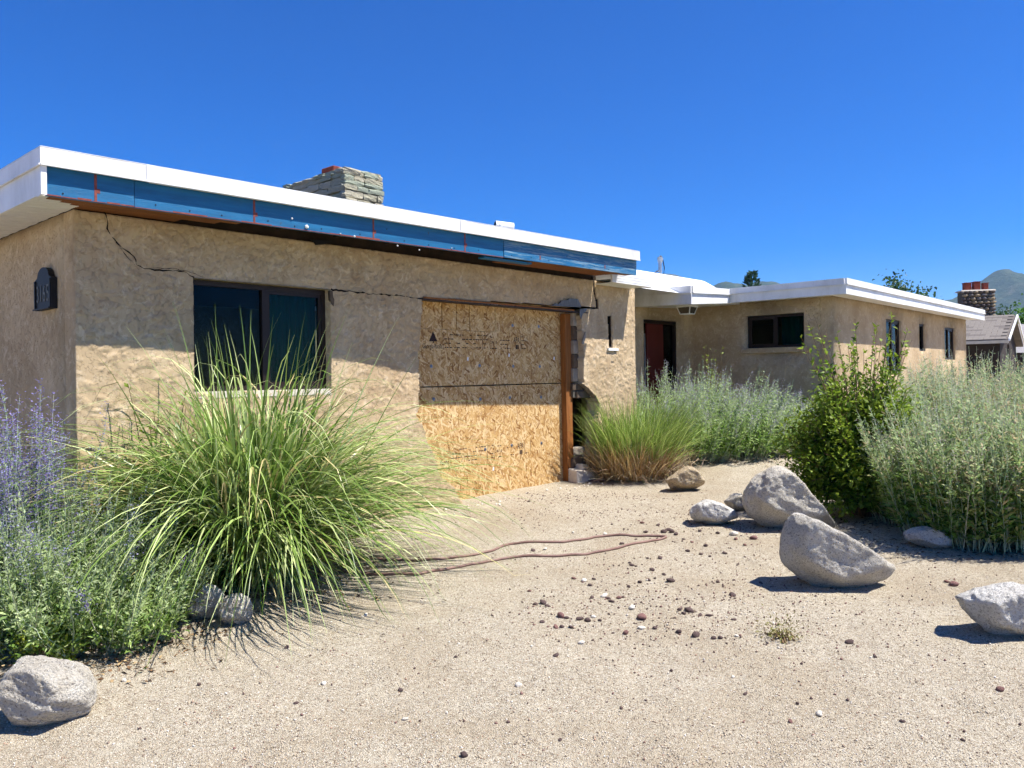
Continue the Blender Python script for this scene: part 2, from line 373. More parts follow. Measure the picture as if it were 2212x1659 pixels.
CR2 = [on_w(x, y, WF) for x, y in [(713, 625.5), (760, 630), (800, 635), (860, 639), (912, 645)]]
def pdist(x, y, pl):
    d = np.full(x.shape, 9.0)
    for (x1, y1), (x2, y2) in zip(pl[:-1], pl[1:]):
        L = (x2 - x1) ** 2 + (y2 - y1) ** 2; t = np.clip(((x - x1) * (x2 - x1) + (y - y1) * (y2 - y1)) / L, 0, 1)
        d = np.minimum(d, np.hypot(x - x1 - t * (x2 - x1), y - y1 - t * (y2 - y1)))
    return d
def stucco_disp(u, z):
    wx = fbm(u * 8, z * 8, 41, 3); wz = fbm(u * 8 + 9, z * 8, 43, 3)
    n = fbm(u * 15 + wx * 1.6, z * 21 + wz * 1.6, 5, 3)
    h = sstep(.55, .575, n) * .0065 + (fbm(u * 40, z * 40, 8, 2) - .5) * .002
    d = -h
    d = d + .055 * np.exp(-((u - 5.7) / .75) ** 2) * (1 - sstep(1.7, 2.3, z))     # pushed in beside the opening
    d = d + (fbm(u * 1.1, z * 1.1, 77, 2) - .5) * .02
    return d
A = lines(2.18, 9.64, .0125, (WIN[0], WIN[1])); B = lines(-.15, 2.79, .0125, (WIN[2], WIN[3]))
def keep_front(u, z):
    k = ~inpoly(u, z, rect(WIN)); jit = (fbm(u * 30, z * 30, 15, 2) - .5) * .03
    k &= ~inpoly(u + jit * (z < HEAD - .02), z, OPEN); k &= ~inpoly(u, z, CRACK); k &= ~inpoly(u, z, SLOT); return k
masked_wall('front_wall', A, B, keep_front, lambda a, b, d: (a, WF + d, b), .20, STUCCO, stucco_disp)
def crack(pl, wd, seed):
    rr = random.Random(seed); P = []
    for (x1, y1), (x2, y2) in zip(pl[:-1], pl[1:]):
        n = max(2, int(math.hypot(x2 - x1, y2 - y1) / .03))
        for k in range(n): P.append((x1 + (x2 - x1) * k / n + rr.uniform(-.006, .006), y1 + (y2 - y1) * k / n + rr.uniform(-.006, .006)))
    P.append(pl[-1]); V = []; A_ = np.array(P); Dd = stucco_disp(A_[:, 0], A_[:, 1])
    for k, (x, y) in enumerate(P):
        a = P[max(k - 1, 0)]; b = P[min(k + 1, len(P) - 1)]; tx, ty = b[0] - a[0], b[1] - a[1]; L = math.hypot(tx, ty) + 1e-9; w_ = wd * rr.choice((.25, .5, .8, 1.1, 1.7)) * .5; nx, ny = -ty / L * w_, tx / L * w_
        V += [(x + nx, WF + Dd[k] - .0035, y + ny), (x - nx, WF + Dd[k] - .0035, y - ny)]
    H('wall_crack', MB().add(V, [(2 * k, 2 * k + 1, 2 * k + 3, 2 * k + 2) for k in range(len(P) - 1)]), CRACKM)
crack(CR1, .008, 1); crack(CR2, .011, 2)
crack([CR1[3], (CR1[3][0] + .10, CR1[3][1] - .13), (CR1[3][0] + .16, CR1[3][1] - .19)], .004, 3); crack([CR1[7], (CR1[7][0] + .2, CR1[7][1] + .02), (CR1[7][0] + .38, CR1[7][1] + .0), (CR1[7][0] + .5, CR1[7][1] - .03)], .0035, 4)
crack([on_w(x, y, WF) for x, y in ((1262, 668), (1275, 666), (1292, 666))], .012, 5)
H('spalled_edge', MB().prism([on_w(x, y, WF) for x, y in [(711, 628), (717, 629), (718, 640), (721, 648), (719, 662), (715, 655), (712, 648)]], lambda p: (p[0], WF - .012, p[1]), lambda p: (p[0], WF + .02, p[1])), BLOCKD)
H('crack_shade_plate', MB().prism(CRACK, lambda p: (p[0], WF + .012, p[1]), lambda p: (p[0], WF + .05, p[1])), CRACKM)  # dark plate just behind the surface, colours the crack's inner shade
to_w = lambda w: (lambda a, b, d: (a, w + d, b))
to_u = lambda u: (lambda a, b, d: (u + d, a, b))
def plain(name, a0, a1, b0, b1, holes, to3, thick=.2):
    A = lines(a0, a1, .4, [v for h in holes for v in h[:2]]); B = lines(b0, b1, .4, [v for h in holes for v in h[2:]])
    def keep(a, b):
        k = np.ones(a.shape, bool)
        for h in holes: k &= ~inpoly(a, b, rect(h))
        return k
    return masked_wall(name, A, B, keep, to3, thick, STUCCO)
plain('side_wall', 6.5215, 14.0, -.1, 2.79, [], to_u(2.18))
plain('return_wall', 6.52, 7.72, -.1, 2.93, [], lambda a, b, d: (9.64 - d, a, b))
DOOR = (12.05, 13.27, .30, 2.505)
plain('door_wall', 9.44, 13.7, -.1, 2.96, [DOOR], to_w(7.72))
SWIN = (5.41, 6.48, 1.96, 2.545)
plain('wing_side_wall', 5.1215, 7.72, -.1, 2.93, [SWIN], to_u(13.5))
EW = [(16.29, 17.23, 1.44, 2.53), (18.5, 18.95, 1.94, 2.53), (20.56, 21.5, 1.77, 2.53)]
plain('wing_end_wall', 13.5, 22.6, -.1, 2.93, EW, to_w(4.92))
plain('wing_far_wall', 5.12, 14.0, -.1, 2.93, [], lambda a, b, d: (22.6 - d, a, b))
plain('rear_wall', 2.38, 22.4, -.1, 2.93, [], lambda a, b, d: (a, 14.0 - d, b))

# ---- main roof: deck, white metal cap, exposed blue boards, soffits
wf = lambda u: 5.79 - .02 * (u - 1.8)
DZ = -.035
zt = lambda u: .006 * (u - 1.8) + DZ
def beam(u0, u1, wa, wb, za, zb, n=1):
    """a strip that follows the slightly skewed eave; wa, wb offsets behind the eave line"""
    m = MB()
    P = lambda u, o, z: (u, wf(u) + o, z + zt(u))
    return m.hexa([P(u0, wa, za), P(u1, wa, za), P(u1, wb, za), P(u0, wb, za), P(u0, wa, zb), P(u1, wa, zb), P(u1, wb, zb), P(u0, wb, zb)])
H('roof_deck', MB().hexa([(1.86, wf(1.86) + .12, 2.90), (8.7, wf(8.7) + .12, 2.90 + .04), (8.7, 14.3, 2.90), (1.86, 14.3, 2.90),
                          (1.86, wf(1.86) + .12, 3.035), (8.7, wf(8.7) + .12, 3.035 + .04), (8.7, 14.3, 3.035), (1.86, 14.3, 3.035)]), TAR)
H('eave_blocking', MB().box((2.2, WF + .03, 2.792), (9.3, WF + .19, 2.899)), TAR)  # blocking boards added to keep the open eave dark
H('side_blocking', MB().box((2.19, WF + .2, 2.792), (2.36, 13.9, 2.899)), TAR)
def u_at(x, y, off=0):
    u = 4.0
    for k in range(20): u = on_w(x, y, wf(u) + off)[0]
    return u
joints = [1.80, u_at(325, 372), u_at(1000, 492), 8.76]
for k in range(3):
    o = H('fascia_cap', beam(joints[k] + (.001 if k else 0), joints[k + 1] - .001, 0, .03 + .002 * k, 2.985 - .004 * (k == 1), 3.10 + .003 * (k == 1)), WHITE)
    H('drip_edge', beam(joints[k] + .002, joints[k + 1] - .002, -.009, -.0005, 2.981, 2.993), WHITE, o)
    H('top_flange', beam(joints[k] + .002, joints[k + 1] - .002, .0, .14, 3.1035, 3.108), WHITE, o)
for jx in joints[1:3]:
    H('seam_cover', beam(jx - .03, jx + .03, -.0055, -.001, 2.979, 3.103), WHITE)
bj = [1.845, u_at(290, 430, .05), u_at(1088, 545, .05), 8.745]
blues = []
for k in range(3):
    m = beam(bj[k] + .003, bj[k + 1] - .003, .045 + .006 * (k == 1), .075, 2.792 + (.006 if k == 2 else 0), 3.04)
    blues.append(H('fascia_board', m, BLUEW if k == 2 else BLUE))
blues[2]['label'] = 'weathered pale blue end board'
def strip(u, w, z0, z1, bi, mat, name, pr=.002):
    off = .045 + .006 * (bi == 1)
    H(name, beam(u, u + w, off - pr, off - .0004, z0, z1), mat, blues[bi])
for x, y, bi in [(203, 405, 0), (547, 455, 1), (805, 497, 1), (1003, 530, 1), (1165, 560, 2), (1305, 572, 2)]:
    u = u_at(x, y, .05); top = 2.985 if bi < 2 else 2.87
    strip(u, .017, 2.80 if bi < 2 else 2.825, top, bi, REDP, 'primer_streak')
    if bi < 2: strip(u + .017, .02, 2.855, 2.885, bi, REDP, 'primer_patch')
for bi in (0, 1):
    for k in range(14 if bi else 6):
        a = bj[bi] + (bj[bi + 1] - bj[bi]) * (k / (14 if bi else 6)); L = (bj[bi + 1] - bj[bi]) / (14 if bi else 6) - .006
        hh = .004 + .015 * random.random() * (1 if bi == 0 or k < 9 else .4)
        strip(a + .003, L, 2.7935, 2.7935 + hh, bi, REDP, 'primer_edge')
for x, y, r in [(630, 472, .009), (662, 490, .017), (765, 511, .009), (858, 531, .008), (735, 505, .006), (905, 540, .007), (975, 536, .006)]:
    u, z = on_w(x, y, wf(u_at(x, y, .05)) + .05); bm = bmesh.new(); bmesh.ops.create_icosphere(bm, subdivisions=2, radius=r)
    for v in bm.verts: v.co += Vector((random.uniform(-.2, .2), random.uniform(-.2, .2), random.uniform(-.2, .2))) * r
    me = bpy.data.meshes.new('sealant_blob'); bm.to_mesh(me); bm.free(); me.materials.append(WHITE)
    o = link('sealant_blob', me, blues[1]); o.location = (u, wf(u) + .045, z)
TAR_ = 0
nm = MB().tube([(0, -.003, 0), (0, .004, 0)], .006, 6).mesh('nail', BLACKM)
for bi in range(3):
    for k in range(int((bj[bi + 1] - bj[bi]) / .3)):
        u = bj[bi] + .12 + k * .3 + random.uniform(-.06, .06)
        if u < bj[bi + 1] - .02: o = link('nail', nm, blues[bi]); o.location = (u, wf(u) + .045 + .006 * (bi == 1), random.choice((2.815, 2.82, 2.90)) + zt(u) + random.uniform(0, .02))
# brown soffit boards, left and right of the torn-out stretch
def sof(u0, u1, oa, ob, z, mat=WOODB, th=.018): H('soffit_board', beam(u0, u1, oa, ob, z + .03, z + .03 + th), mat)
s1, s2 = u_at(530, 488, .08), u_at(1085, 565, .08)
sof(1.9, s1, .078, .22, 2.775); sof(1.95, s1 - .1, .224, .39, 2.790); sof(1.95, s1 - .35, .394, .56, 2.800); sof(s1 + .01, s1 + .75, .08, .14, 2.785)
sof(s2, 8.72, .078, .21, 2.775); sof(s2 + .2, 8.5, .214, .36, 2.785); sof(s2 + .3, 8.5, .364, .52, 2.79)
H('soffit_board', beam(s2 - .25, s2 + .5, .10, .19, 2.772, 2.79), BLUE)
for k in range(12):
    u = 2.05 + k * .6
    if u < 8.7: H('rafter_tail', beam(u, u + .04, .08, .55, 2.87, 2.945), TAR)
H('torn_felt', MB().prism([on_w(x, y, 6.28) for x, y in [(672, 517), (720, 520), (706, 527), (684, 529), (680, 522)]], lambda p: (p[0], 6.29, p[1]), lambda p: (p[0], 6.304, p[1])), BLACKM)
# left gable side: white metal bands and slatted soffit
m = MB().box((1.80, wf(1.8) + .032, 2.985 + DZ), (1.83, 14.3, 3.10 + DZ)); o = H('side_fascia_cap', m, WHITE)
H('drip_edge', MB().box((1.790, wf(1.8), 2.981 + DZ), (1.7995, 14.3, 2.993 + DZ)), WHITE, o)
H('top_flange', MB().box((1.80, wf(1.8) + .145, 3.1035 + DZ), (1.95, 14.3, 3.108 + DZ)), WHITE, o)
H('side_fascia_band', MB().box((1.812, wf(1.8) + .035, 2.795 + DZ), (1.832, 14.3, 2.983 + DZ)), WHITE)
H('corner_post', MB().box((1.806, wf(1.8) + .012, 2.79 + DZ), (1.842, wf(1.8) + .034, 2.984 + DZ)), WHITE)
H('corner_flange', MB().box((1.812, wf(1.8) + .055, 2.788 + DZ), (1.844, wf(1.8) + .12, 2.7945 + DZ)), WHITE)
sl = MB().box((0, 0, 0), (.345, .118, .012)).mesh('soffit_slat', WHITE, .002)
for k in range(24):
    o = link('soffit_slat', sl, house); o.location = (1.834 - U0, 5.885 + k * .12 - W0, 2.772 + .004 * (k % 2)); o.rotation_euler = (0, -.055, 0)

# ---- link roof between the wings
H('link_roof_deck', MB().box((8.74, 6.0, 2.80), (9.44, 8.0, 2.86)), ROOFM)
o = H('link_fascia', MB().prism([(8.56, 2.725), (9.50, 2.725), (9.44, 2.865), (8.56, 2.865)], lambda p: (p[0], 5.95, p[1]), lambda p: (p[0], 5.98, p[1])), WHITE)
for k in range(3): H('fascia_rib', MB().box((8.57, 5.9465, 2.75 + k * .035), (9.46 - .012 * k, 5.9495, 2.754 + k * .035)), WHITE, o)
H('link_end_trim', MB().prism([(5.951, 2.722), (6.02, 2.722), (7.70, 2.95), (7.70, 2.98), (5.951, 2.868)], lambda p: (9.505 if p[1] < 2.8 else 9.45, p[0], p[1]), lambda p: (9.53 if p[1] < 2.8 else 9.48, p[0], p[1])), WHITE)
for k in range(7): H('soffit_slat', MB().box((8.66 + k * .118, 5.982, 2.731), (8.66 + k * .118 + .115, 6.30, 2.741)), WHITE)
# draped white membrane over the raised roof
nu, nv = 90, 16; uu = np.linspace(8.7, 14.19, nu); vv = np.linspace(0, 1, nv); UU, VV = np.meshgrid(uu, vv)
WW = 6.75 + (7.72 - 6.75) * VV ** .9; ZZ = 2.86 + (3.375 - 2.86) * VV
fold = (fbm(UU * 2.4 + VV * 2.2, VV * 1.1 + UU * .3, 21, 3) - .5) * .10 * np.sin(VV * math.pi); WW = WW - fold
WW[-1] = 7.75; ZZ[-1] = 3.37
V = np.stack([UU.ravel(), WW.ravel(), ZZ.ravel()], 1); i = np.arange(nu * nv).reshape(nv, nu)
Q = np.stack([i[:-1, :-1], i[:-1, 1:], i[1:, 1:], i[1:, :-1]], -1).reshape(-1, 4)
n0 = len(V); top = i[-1]; back = V[top] + [0, 5.5, 0]; V = np.concatenate([V, back, back * [1, 1, 0] + [0, 0, 2.86]])
b = np.arange(n0, n0 + nu); b2 = b + nu
Q2 = np.stack([top[:-1], top[1:], b[1:], b[:-1]], 1); Q3 = np.stack([b[:-1], b[1:], b2[1:], b2[:-1]], 1)
o = mesh_np('raised_roof', V, np.concatenate([Q, Q2, Q3]), ROOFM, smooth=True); H('raised_roof', o, ROOFM)
H('raised_roof_end', MB().add([(14.19, 6.75, 2.86), (14.19, 7.75, 3.37), (14.19, 13.2, 3.37), (14.19, 13.2, 2.86)], [(0, 1, 2, 3)]), ROOFM)

# ---- porch canopy and right wing roof
def band(name, P0, P1, out, z0a, z1a, z0b, z1b, th=.03):
    """vertical board from plan point P0 to P1, thickness th opposite to out"""
    ox, oy = -out[0] * th, -out[1] * th
    return MB().hexa([(P0[0], P0[1], z0a), (P1[0], P1[1], z0b), (P1[0] + ox, P1[1] + oy, z0b), (P0[0] + ox, P0[1] + oy, z0a),
                      (P0[0], P0[1], z1a), (P1[0], P1[1], z1b), (P1[0] + ox, P1[1] + oy, z1b), (P0[0] + ox, P0[1] + oy, z1a)])
def fascia(P0, P1, out, b0, t0, b1, t1, name):
    mid0 = b0 + (t0 - b0) * .62; mid1 = b1 + (t1 - b1) * .62
    q = lambda P, k: (P[0] + out[0] * k, P[1] + out[1] * k)
    o = H(name + '_band', band('', P0, P1, out, b0, mid0 - .003, b1, mid1 - .003), WHITE)
    H('cap_band', band('', q(P0, .014), q(P1, .014), out, mid0, t0, mid1, t1), WHITE, o)
    H('lip', band('', q(P0, .03), q(P1, .03), out, mid0 - .008, mid0 + .006, mid1 - .008, mid1 + .006, .0155), WHITE, o)
    return o
CU, CW = 11.69, 6.56
fascia((CU, 7.70), (CU, CW), (-1, 0), 2.70, 2.995, 2.665, 2.97, 'canopy_side')
fc = fascia((CU + .032, CW), (13.045, CW), (0, -1), 2.665, 2.97, 2.762, 3.01, 'canopy_front')
H('canopy_soffit', MB().hexa([(CU + .03, CW + .03, 2.672), (13.5, CW + .03, 2.77), (13.5, 7.715, 2.77), (CU + .03, 7.715, 2.70), (CU + .03, CW + .03, 2.96), (13.5, CW + .03, 3.0), (13.5, 7.715, 3.0), (CU + .03, 7.715, 2.98)]), WHITE)
RU, RW, RB, RT = 13.05, 4.57, 2.765, 3.02
fascia((RU, CW - .002), (RU, RW), (-1, 0), RB, RT, RB, RT, 'wing_side')
fascia((RU + .001, RW - .03), (22.8, RW - .03), (0, -1), RB, RT, RB, RT, 'wing_front')
H('wing_roof_deck', MB().box((13.09, 4.62, 2.94), (22.78, 14.2, 3.012)), ROOFM)
H('wing_soffit', MB().box((13.085, 4.93, 2.79), (13.495, 6.55, 2.80)), WHITE)
sl2 = MB().box((0, 0, 0), (.297, .30, .01)).mesh('soffit_slat', WHITE, .002)
for k in range(32): o = link('soffit_slat', sl2, house); o.location = (13.1 + k * .3 - U0, 4.60 - W0, 2.785 + .0015 * (k % 2))

# ---- windows and door
def window(name, a0, a1, b0, b1, kind, at, depth=.07, split=.5, curtain=None, fr=.045, label=None):
    """at = fixed coordinate; kind 'w' (faces -w) or 'u' (faces -u)"""
    T = (lambda a, d, z: (a, at + d, z)) if kind == 'w' else (lambda a, d, z: (at + d, a, z))
    def bx(m, p0, p1, d0, d1, z0, z1):
        A, B = T(p0, d0, z0), T(p1, d1, z1); return m.box([min(x, y) for x, y in zip(A, B)], [max(x, y) for x, y in zip(A, B)])
    win = HE(name)
    if label: win['label'] = label
    m = MB(); e = .003
    bx(m, a0 + e, a0 + fr, depth, depth + .06, b0 + e, b1 - e); bx(m, a1 - fr, a1 - e, depth, depth + .06, b0 + e, b1 - e)
    bx(m, a0 + fr, a1 - fr, depth, depth + .06, b1 - fr, b1 - e); bx(m, a0 + fr, a1 - fr, depth, depth + .06, b0 + e, b0 + fr)
    H('frame', m, DARKF, win)
    c = a0 + (a1 - a0) * split
    if split < 1:
        H('mullion', bx(MB(), c - .022, c + .022, depth + .004, depth + .056, b0 + fr, b1 - fr), DARKF, win)
        H('pane', bx(MB(), a0 + fr + .001, c - .023, depth + .03, depth + .034, b0 + fr + .001, b1 - fr - .001), GLASS, win)
        m = MB(); s = .03
        bx(m, c + .023, c + .023 + s, depth + .01, depth + .04, b0 + fr + .001, b1 - fr - .001); bx(m, a1 - fr - s, a1 - fr - .001, depth + .01, depth + .04, b0 + fr + .001, b1 - fr - .001)
        bx(m, c + .023 + s, a1 - fr - s, depth + .01, depth + .04, b1 - fr - s, b1 - fr - .001); bx(m, c + .023 + s, a1 - fr - s, depth + .01, depth + .04, b0 + fr + .001, b0 + fr + s)
        H('sash', m, DARKF, win)
        H('pane', bx(MB(), c + .024 + s, a1 - fr - s - .001, depth + .022, depth + .026, b0 + fr + s + .001, b1 - fr - s - .001), GLASS, win)
    else:
        H('pane', bx(MB(), a0 + fr + .001, a1 - fr - .001, depth + .03, depth + .034, b0 + fr + .001, b1 - fr - .001), GLASS, win)
    if curtain:
        n = 60; cs = np.linspace(curtain[0], curtain[1], n); d = depth + .13 + .012 * np.sin(cs * 90) + .006 * np.sin(cs * 41)
        pts = [T(cs[k], d[k], z) for z in (b0 + .01, b1 - .02) for k in range(n)]
        H('curtain', MB().add(pts, [(k, k + 1, n + k + 1, n + k) for k in range(n - 1)]), CURT, win)
    return win
w1 = window('front_window', *WIN, 'w', WF, .08, .52, (3.87, 4.39))
# pale wood sill fragments and torn jamb edge
H('sill_board', MB().box((WIN[0] + .004, WF - .004, WIN[2] - .052), (WIN[1] - .004, WF + .075, WIN[2] + .002)), CONC, w1)
window('wing_side_window', SWIN[0], SWIN[1], SWIN[2], SWIN[3], 'u', 13.5, .08, .5, (5.46, 5.9))
for k, e in enumerate(EW): window('wing_end_window', *e, 'w', 4.92, .035, .5 if e[1] - e[0] > .6 else 1.0)
H('window_sill', MB().box((13.44, 5.33, 1.865), (13.498, 6.56, 1.957)), STUCCO, None, .006)
so = [p[0] for p in SLOT]; window('slot_window', min(so) + .01, max(so) - .01, min(p[1] for p in SLOT) + .02, max(p[1] for p in SLOT), 'w', WF, .012, 1.0, None, .010)
H('slot_sill', MB().box((min(so) - .02, WF - .035, min(p[1] for p in SLOT) - .035), (max(so) + .10, WF + .02, min(p[1] for p in SLOT) + .0)), WHITE)
u, z = on_w(1321, 774, WF); H('vent_plate', MB().box((u - .03, WF - .016, z - .045), (u + .05, WF + .01, z + .045)), STUCCO, None, .003)
dr = HE('front_door'); dr['label'] = 'dark red front door in black surround'
m = MB(); D0 = 7.72
m.box((DOOR[0] + .003, D0 + .06, DOOR[2]), (DOOR[0] + .05, D0 + .16, DOOR[3] - .003)).box((DOOR[1] - .05, D0 + .06, DOOR[2]), (DOOR[1] - .003, D0 + .16, DOOR[3] - .003)).box((DOOR[0] + .05, D0 + .06, DOOR[3] - .06), (DOOR[1] - .05, D0 + .16, DOOR[3] - .003))
H('frame', m, DARKF, dr)
H('leaf', MB().box((DOOR[0] + .25, D0 + .10, DOOR[2]), (DOOR[0] + .82, D0 + .14, DOOR[3] - .06)), DOORM, dr)
H('side_light', MB().box((DOOR[0] + .83, D0 + .11, DOOR[2]), (DOOR[1] - .05, D0 + .115, DOOR[3] - .06)), GLASS, dr)
H('side_light', MB().box((DOOR[0] + .05, D0 + .11, DOOR[2]), (DOOR[0] + .24, D0 + .115, DOOR[3] - .06)), GLASS, dr)
H('pull_bar', MB().box((DOOR[0] + .055, D0 + .02, .9), (DOOR[0] + .085, D0 + .05, 2.25)), GALV, dr)

# ---- boarded opening
OW = WF + .22
LO, RO = 5.50, on_w(1222, 800, OW)[0]
def osb(poly, w=OW, th=.012, label=None):
    o = H('osb_sheet', MB().prism(poly, lambda p: (p[0], w, p[1]), lambda p: (p[0], w + th, p[1])), OSB)
    if label: o['label'] = label
    return o
seam = lambda u: 1.405 - .012 * math.sin((u - LO) * 1.1)
cutx = [on_w(x, 690, OW)[0] for x in (953.5, 1011, 1064.5, 1064.5 + 101)]
cutx = [on_w((1500 + x * .4973) / 1.8228, 690, OW)[0] for x in (483, 598, 702, 905)]
ztop = HEAD + .005; zrow = on_w(1000, 714, OW)[1]
edges = [LO - .1] + cutx
for a, b_ in zip(edges[:-1], edges[1:]):
    osb([(a + .005, zrow + .003), (b_ - .006, zrow + .003), (b_ - .006, ztop), (a + .005, ztop)])
top_s = osb([(LO - .1, 1.412), (RO, 1.42), (RO, ztop), (cutx[-1] + .004, ztop), (cutx[-1] + .004, zrow - .001), (LO - .1, zrow - .001)], OW + .001)
bot_s = osb([(LO - .1, -.05), (RO, -.05), (RO, 1.408), (6.7, 1.402), (LO - .1, 1.40)], OW - .003)
osb([(8.1, .25), (8.6, .2), (8.6, 1.0), (8.1, 1.1)], OW + .25)
for (x, y) in [(1338, 735), (1443, 735)]: pass
def crop6(x, y): return (1500 + x * .4973) / 1.8228, (1100 + y * .4973) / 1.8228
wm = MB()
for k in range(12): pass
bm = bmesh.new(); bmesh.ops.create_cone(bm, cap_ends=True, segments=14, radius1=.021, radius2=.018, depth=.004); bmesh.ops.create_cone(bm, cap_ends=True, segments=8, radius1=.008, radius2=.006, depth=.010, matrix=Matrix.Translation((0, 0, .005)))
washer_me = bpy.data.meshes.new('washer'); bm.to_mesh(washer_me); bm.free(); washer_me.materials.append(STEEL)
for x, y in [(1042, 365), (1249, 373), (398, 688), (781, 683), (1047, 688), (1257, 690), (418, 948), (787, 948), (1021, 936), (1268, 933), (826, 1345), (1036, 1315), (1271, 1297)]:
    s = top_s if y < 870 else bot_s; w_ = (OW + .001) if y < 870 else OW - .003
    u, z = on_w(*crop6(x, y), w_); o = link('washer', washer_me, s); o.location = (u, w_ - .002, z); o.rotation_euler = (math.pi / 2, 0, 0)
for x, y in [(686, 630), (1013, 600), (1369, 625), (889, 1500)]:
    w_ = (OW + .001) if y < 870 else OW - .003; u, z = on_w(*crop6(x, y), w_)
    H('paper_scrap', MB().prism([(u - .014, z - .018), (u + .012, z - .022), (u + .016, z + .016), (u - .004, z + .024)], lambda p: (p[0], w_ - .003, p[1]), lambda p: (p[0], w_ - .0015, p[1])), PVC, top_s if y < 870 else bot_s)
def textmesh(body, size):
    c = bpy.data.curves.new('t', 'FONT'); c.body = body; c.size = size; c.extrude = .0004
    o = bpy.data.objects.new('t', c); COL.objects.link(o); bpy.context.view_layer.update()
    me = bpy.data.meshes.new_from_object(o.evaluated_get(bpy.context.evaluated_depsgraph_get())); bpy.data.objects.remove(o); bpy.data.curves.remove(c); return me
def stamp(sheet, w_, P0, P1, hid=0, seed=1):
    """printed stamp running from P0 to P1 (u, z, left and right ends of its base line)"""
    rr = random.Random(seed); L = math.hypot(P1[0] - P0[0], P1[1] - P0[1]); ang = math.atan2(P1[1] - P0[1], P1[0] - P0[0]); hgt = L * .125
    root = empty('grade_stamp', (P0[0], w_ - .0009, P0[1]), 0, sheet); root.rotation_euler = (math.pi / 2, 0, 0)
    R = Matrix.Rotation(ang, 4, 'Z')
    def put(me, x, y, sx=1):
        me.transform(R @ Matrix.Translation((x, y, 0)) @ Matrix.Diagonal((sx, 1, 1, 1))); return me
    parts = bmesh.new()
    def bar(x0, x1, y0, y1):
        vs = [parts.verts.new(R @ Vector((x, y, 0))) for x, y in ((x0, y0), (x1, y0), (x1, y1), (x0, y1))]; parts.faces.new(vs)
    s = L / 1.0
    def add_text(body, x, y, size, w):
        me = textmesh(body, size); xs = [v.co.x for v in me.vertices]; k = w / max(max(xs) - min(xs), 1e-6); put(me, x, y, k); parts.from_mesh(me); bpy.data.meshes.remove(me)
    if not hid:
        t = [(.055, .062), (.125, .062), (.09, .125)]
        vs = [parts.verts.new(R @ Vector((x * s, y * s, 0))) for x, y in t]; parts.faces.new(vs)
        bar(.086 * s, .094 * s, .05 * s, .062 * s)
    add_text('Georgia-Pacific' if not hid else 'Pacific', (0 if not hid else .085) * s, .018 * s, .042 * s, (.165 if not hid else .075) * s)
    for x in (.172, .525, .588, .905, .975): bar(x * s, (x + .0028) * s, .01 * s, .118 * s)
    add_text('APA', .835 * s, .062 * s, .06 * s, .062 * s)
    for x, y in ((.855, .02), (.872, .02)): bar(x * s, (x + .014) * s, y * s, (y + .03) * s)
    add_text('24/16', .60 * s, .055 * s, .028 * s, .07 * s)
    for x0, x1, rows in ((.185, .33, 4), (.34, .43, 4), (.44, .52, 4), (.535, .58, 4), (.6, .665, 2), (.70, .80, 3), (.915, .968, 4)):
        for r in range(rows):
            y = .022 + r * .027 if x0 != .6 else (.02, .095)[r]; x = x0
            while x < x1 - .01:
                w = rr.uniform(.008, .03)
                if rr.random() < .62: bar(x * s, min(x + w, x1) * s, y * s, (y + .0062) * s)
                x += w + .006
    me = bpy.data.meshes.new('stamp_print'); parts.to_mesh(me); parts.free(); me.materials.append(INK); root_d = root.location.copy(); rm = root.rotation_euler.copy()
    bpy.data.objects.remove(root); o = link('grade_stamp', me, sheet); o['kind'] = 'stuff'; o.location = root_d; o.rotation_euler = rm
T0 = (1640 / 1.8228, 1310 / 1.8228)
pz = lambda x, y, w_: on_w((1640 + x * .3937) / 1.8228, (1310 + y * .3937) / 1.8228, w_)
stamp(top_s, OW + .001, pz(60, 185, OW), pz(1130, 195, OW), 0, 3)
pz2 = lambda x, y, w_: on_w((1690 + x * .3543) / 1.8228, (1740 + y * .3543) / 1.8228, w_)
a0 = pz2(10, 305, OW); a1 = pz2(1150, 150, OW); stamp(bot_s, OW - .003, a0, a1, 1, 5)
# leaning stud, lintel angle and torn flashing
ST = [on_w(x, y, OW - .09)[0] for x, y in ((1227, 1040), (1240, 1040), (1220, 672), (1233, 672))]
H('stud', MB().hexa([(ST[0], OW - .09, .1), (ST[1], OW - .09, .1), (ST[1], OW - .006, .1), (ST[0], OW - .006, .1), (ST[2], OW - .09, HEAD - .03), (ST[3], OW - .09, HEAD - .03), (ST[3], OW - .006, HEAD - .03), (ST[2], OW - .006, HEAD - .03)]), STUD, None, .003)
H('lintel_angle', MB().box((5.52, WF - .012, HEAD - .022), (8.5, WF + .11, HEAD - .010)), DARKF)
H('lintel_lip', MB().box((5.60, WF - .016, HEAD - .008), (8.2, WF - .011, HEAD + .010)), STUD)
H('flashing_flap', MB().prism([on_w(x, y, WF) for x, y in [(1186, 661), (1197, 656), (1203, 657), (1209, 650), (1222, 648), (1225, 645), (1243, 646), (1250, 659), (1252, 664)]], lambda p: (p[0], WF - .028 - .02 * (p[1] - HEAD) * 4, p[1]), lambda p: (p[0], WF - .013, p[1])), LEADM)
H('flashing_flap', MB().prism([on_w(x, y, WF) for x, y in [(1250, 668), (1266, 666), (1262, 673), (1256, 679), (1253, 690), (1250, 680)]], lambda p: (p[0], WF - .022, p[1]), lambda p: (p[0], WF - .012, p[1])), LEADM)
H('stucco_shard', MB().prism([on_w(x, y, WF) for x, y in [(1253, 742), (1261, 717), (1262, 728), (1256, 744)]], lambda p: (p[0], WF - .03, p[1]), lambda p: (p[0], WF - .012, p[1])), BLOCKM)
